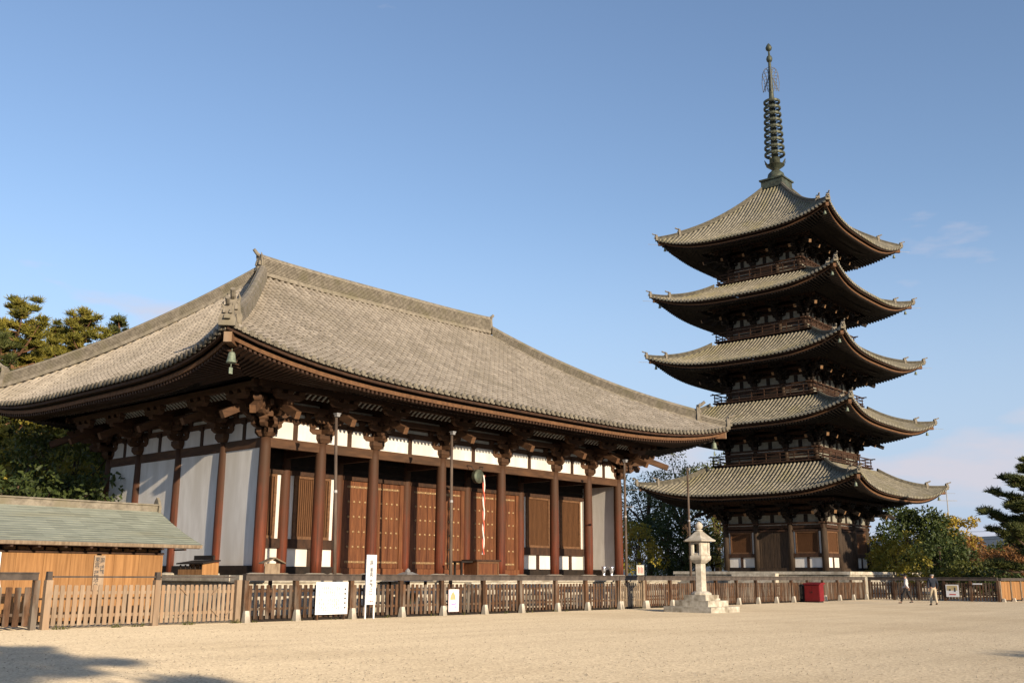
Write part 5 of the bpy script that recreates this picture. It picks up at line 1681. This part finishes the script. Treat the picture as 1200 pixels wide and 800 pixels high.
# antenna mast and wires right of the pagoda
an = thing('antenna_mast', on_dist(1118, 140), 'thin antenna mast behind the golden tree', 'mast')
ab = on_dist(1118, 140); az_ = height_at(1118, 572, 140)
put('mast', MB().tube([ab, ab + Vector((0, 0, az_))], [.12, .06], 8), 'metal_grey', an)
put('cross_arm', MB().tube([ab + Vector((-.9, .9, az_ * .88)), ab + Vector((.9, -.9, az_ * .88))], .035, 6), 'metal_grey', an)
for j, dz in enumerate((-1.0, -1.9, -3.0)):
    w0, w1 = on_dist(1075, 150), on_dist(1260, 135)
    za = height_at(1118, 600, 140) + dz * 1.1
    wpts = [w0.lerp(w1, t_) + Vector((0, 0, za - 1.2 * (1 - (2 * t_ - 1) ** 2))) for t_ in np.linspace(0, 1, 15)]
    w_ = put('overhead_wire', MB().tube(wpts, .022, 5), 'black')
    tag(w_, ['topmost of three thin overhead wires beyond the pagoda', 'middle one of three thin overhead wires beyond the pagoda', 'lowest of three thin overhead wires beyond the pagoda'][j], 'wire', 'overhead wires')

# the pagoda stands a degree or so off the hall's axis
pag.rotation_euler.z = R(1.5)

# =================================================================== LOOSE GROUND COVER
def pebbles():
    n = 9000
    v, q = [], []
    d = 13.0 + 26.0 * rng.random(n) ** 1.4
    a = YAW + (rng.random(n) - .5) * 1.05
    x, y = CAM.x + d * np.sin(a), CAM.y + d * np.cos(a)
    r = .008 + .014 * rng.random(n) ** 2
    rot = rng.random(n) * 6.28
    P = np.stack([x, y, r * .25], 1)
    c, s_ = np.cos(rot), np.sin(rot)
    loc = np.array([(1, .1, 0), (.1, .9, 0), (-1.1, 0, 0), (0, -.8, 0), (.35, .2, .8), (-.3, -.2, .75), (-.3, .25, .8), (.3, -.25, .7)])
    V = np.empty((n, 8, 3))
    for k in range(8):
        V[:, k, 0] = P[:, 0] + r * (loc[k, 0] * c - loc[k, 1] * s_)
        V[:, k, 1] = P[:, 1] + r * (loc[k, 0] * s_ + loc[k, 1] * c)
        V[:, k, 2] = P[:, 2] + r * loc[k, 2]
    base = np.arange(n)[:, None] * 8
    F = np.concatenate([base + np.array([f]) for f in ((0, 1, 6, 4), (1, 2, 5, 6), (2, 3, 7, 5), (3, 0, 4, 7), (4, 6, 5, 7))], 0)
    o = put('pebbles', mesh_np('pebbles', V.reshape(-1, 3), F, np.tile(rng.random(n), 5)), 'pebble', kind='stuff')
    tag(o, 'loose pale pebbles scattered over the gravel court', 'pebbles')
M('pebble', (0.36, 0.295, 0.21), (0.48, 0.405, 0.30), 9, 0.9, tint=0.22)
pebbles()

def weeds():
    n = 900
    x = np.concatenate([-10.0 + 6.3 * rng.random(n // 2), -3.5 + 27 * rng.random(n - n // 2)])
    keep = np.sin(x * 3.1) + np.sin(x * 7.7 + 1) > .55
    x = x[keep]; m = len(x)
    C = np.stack([x, FY - .12 - .10 * rng.random(m), np.zeros(m)], 1)
    D = unit_vecs(m); D[:, 2] = np.abs(D[:, 2]) + .7; D /= np.linalg.norm(D, axis=1)[:, None]
    v = leaf_quads(C, D, unit_vecs(m), .06 + .10 * rng.random(m), np.full(m, .02))
    o = put('weeds', mesh_np('weeds', v, np.arange(len(v)).reshape(-1, 4), rng.random(m)), 'leaf_mid', kind='stuff')
    tag(o, 'thin tufts of weeds along the foot of the fence', 'weeds')
weeds()
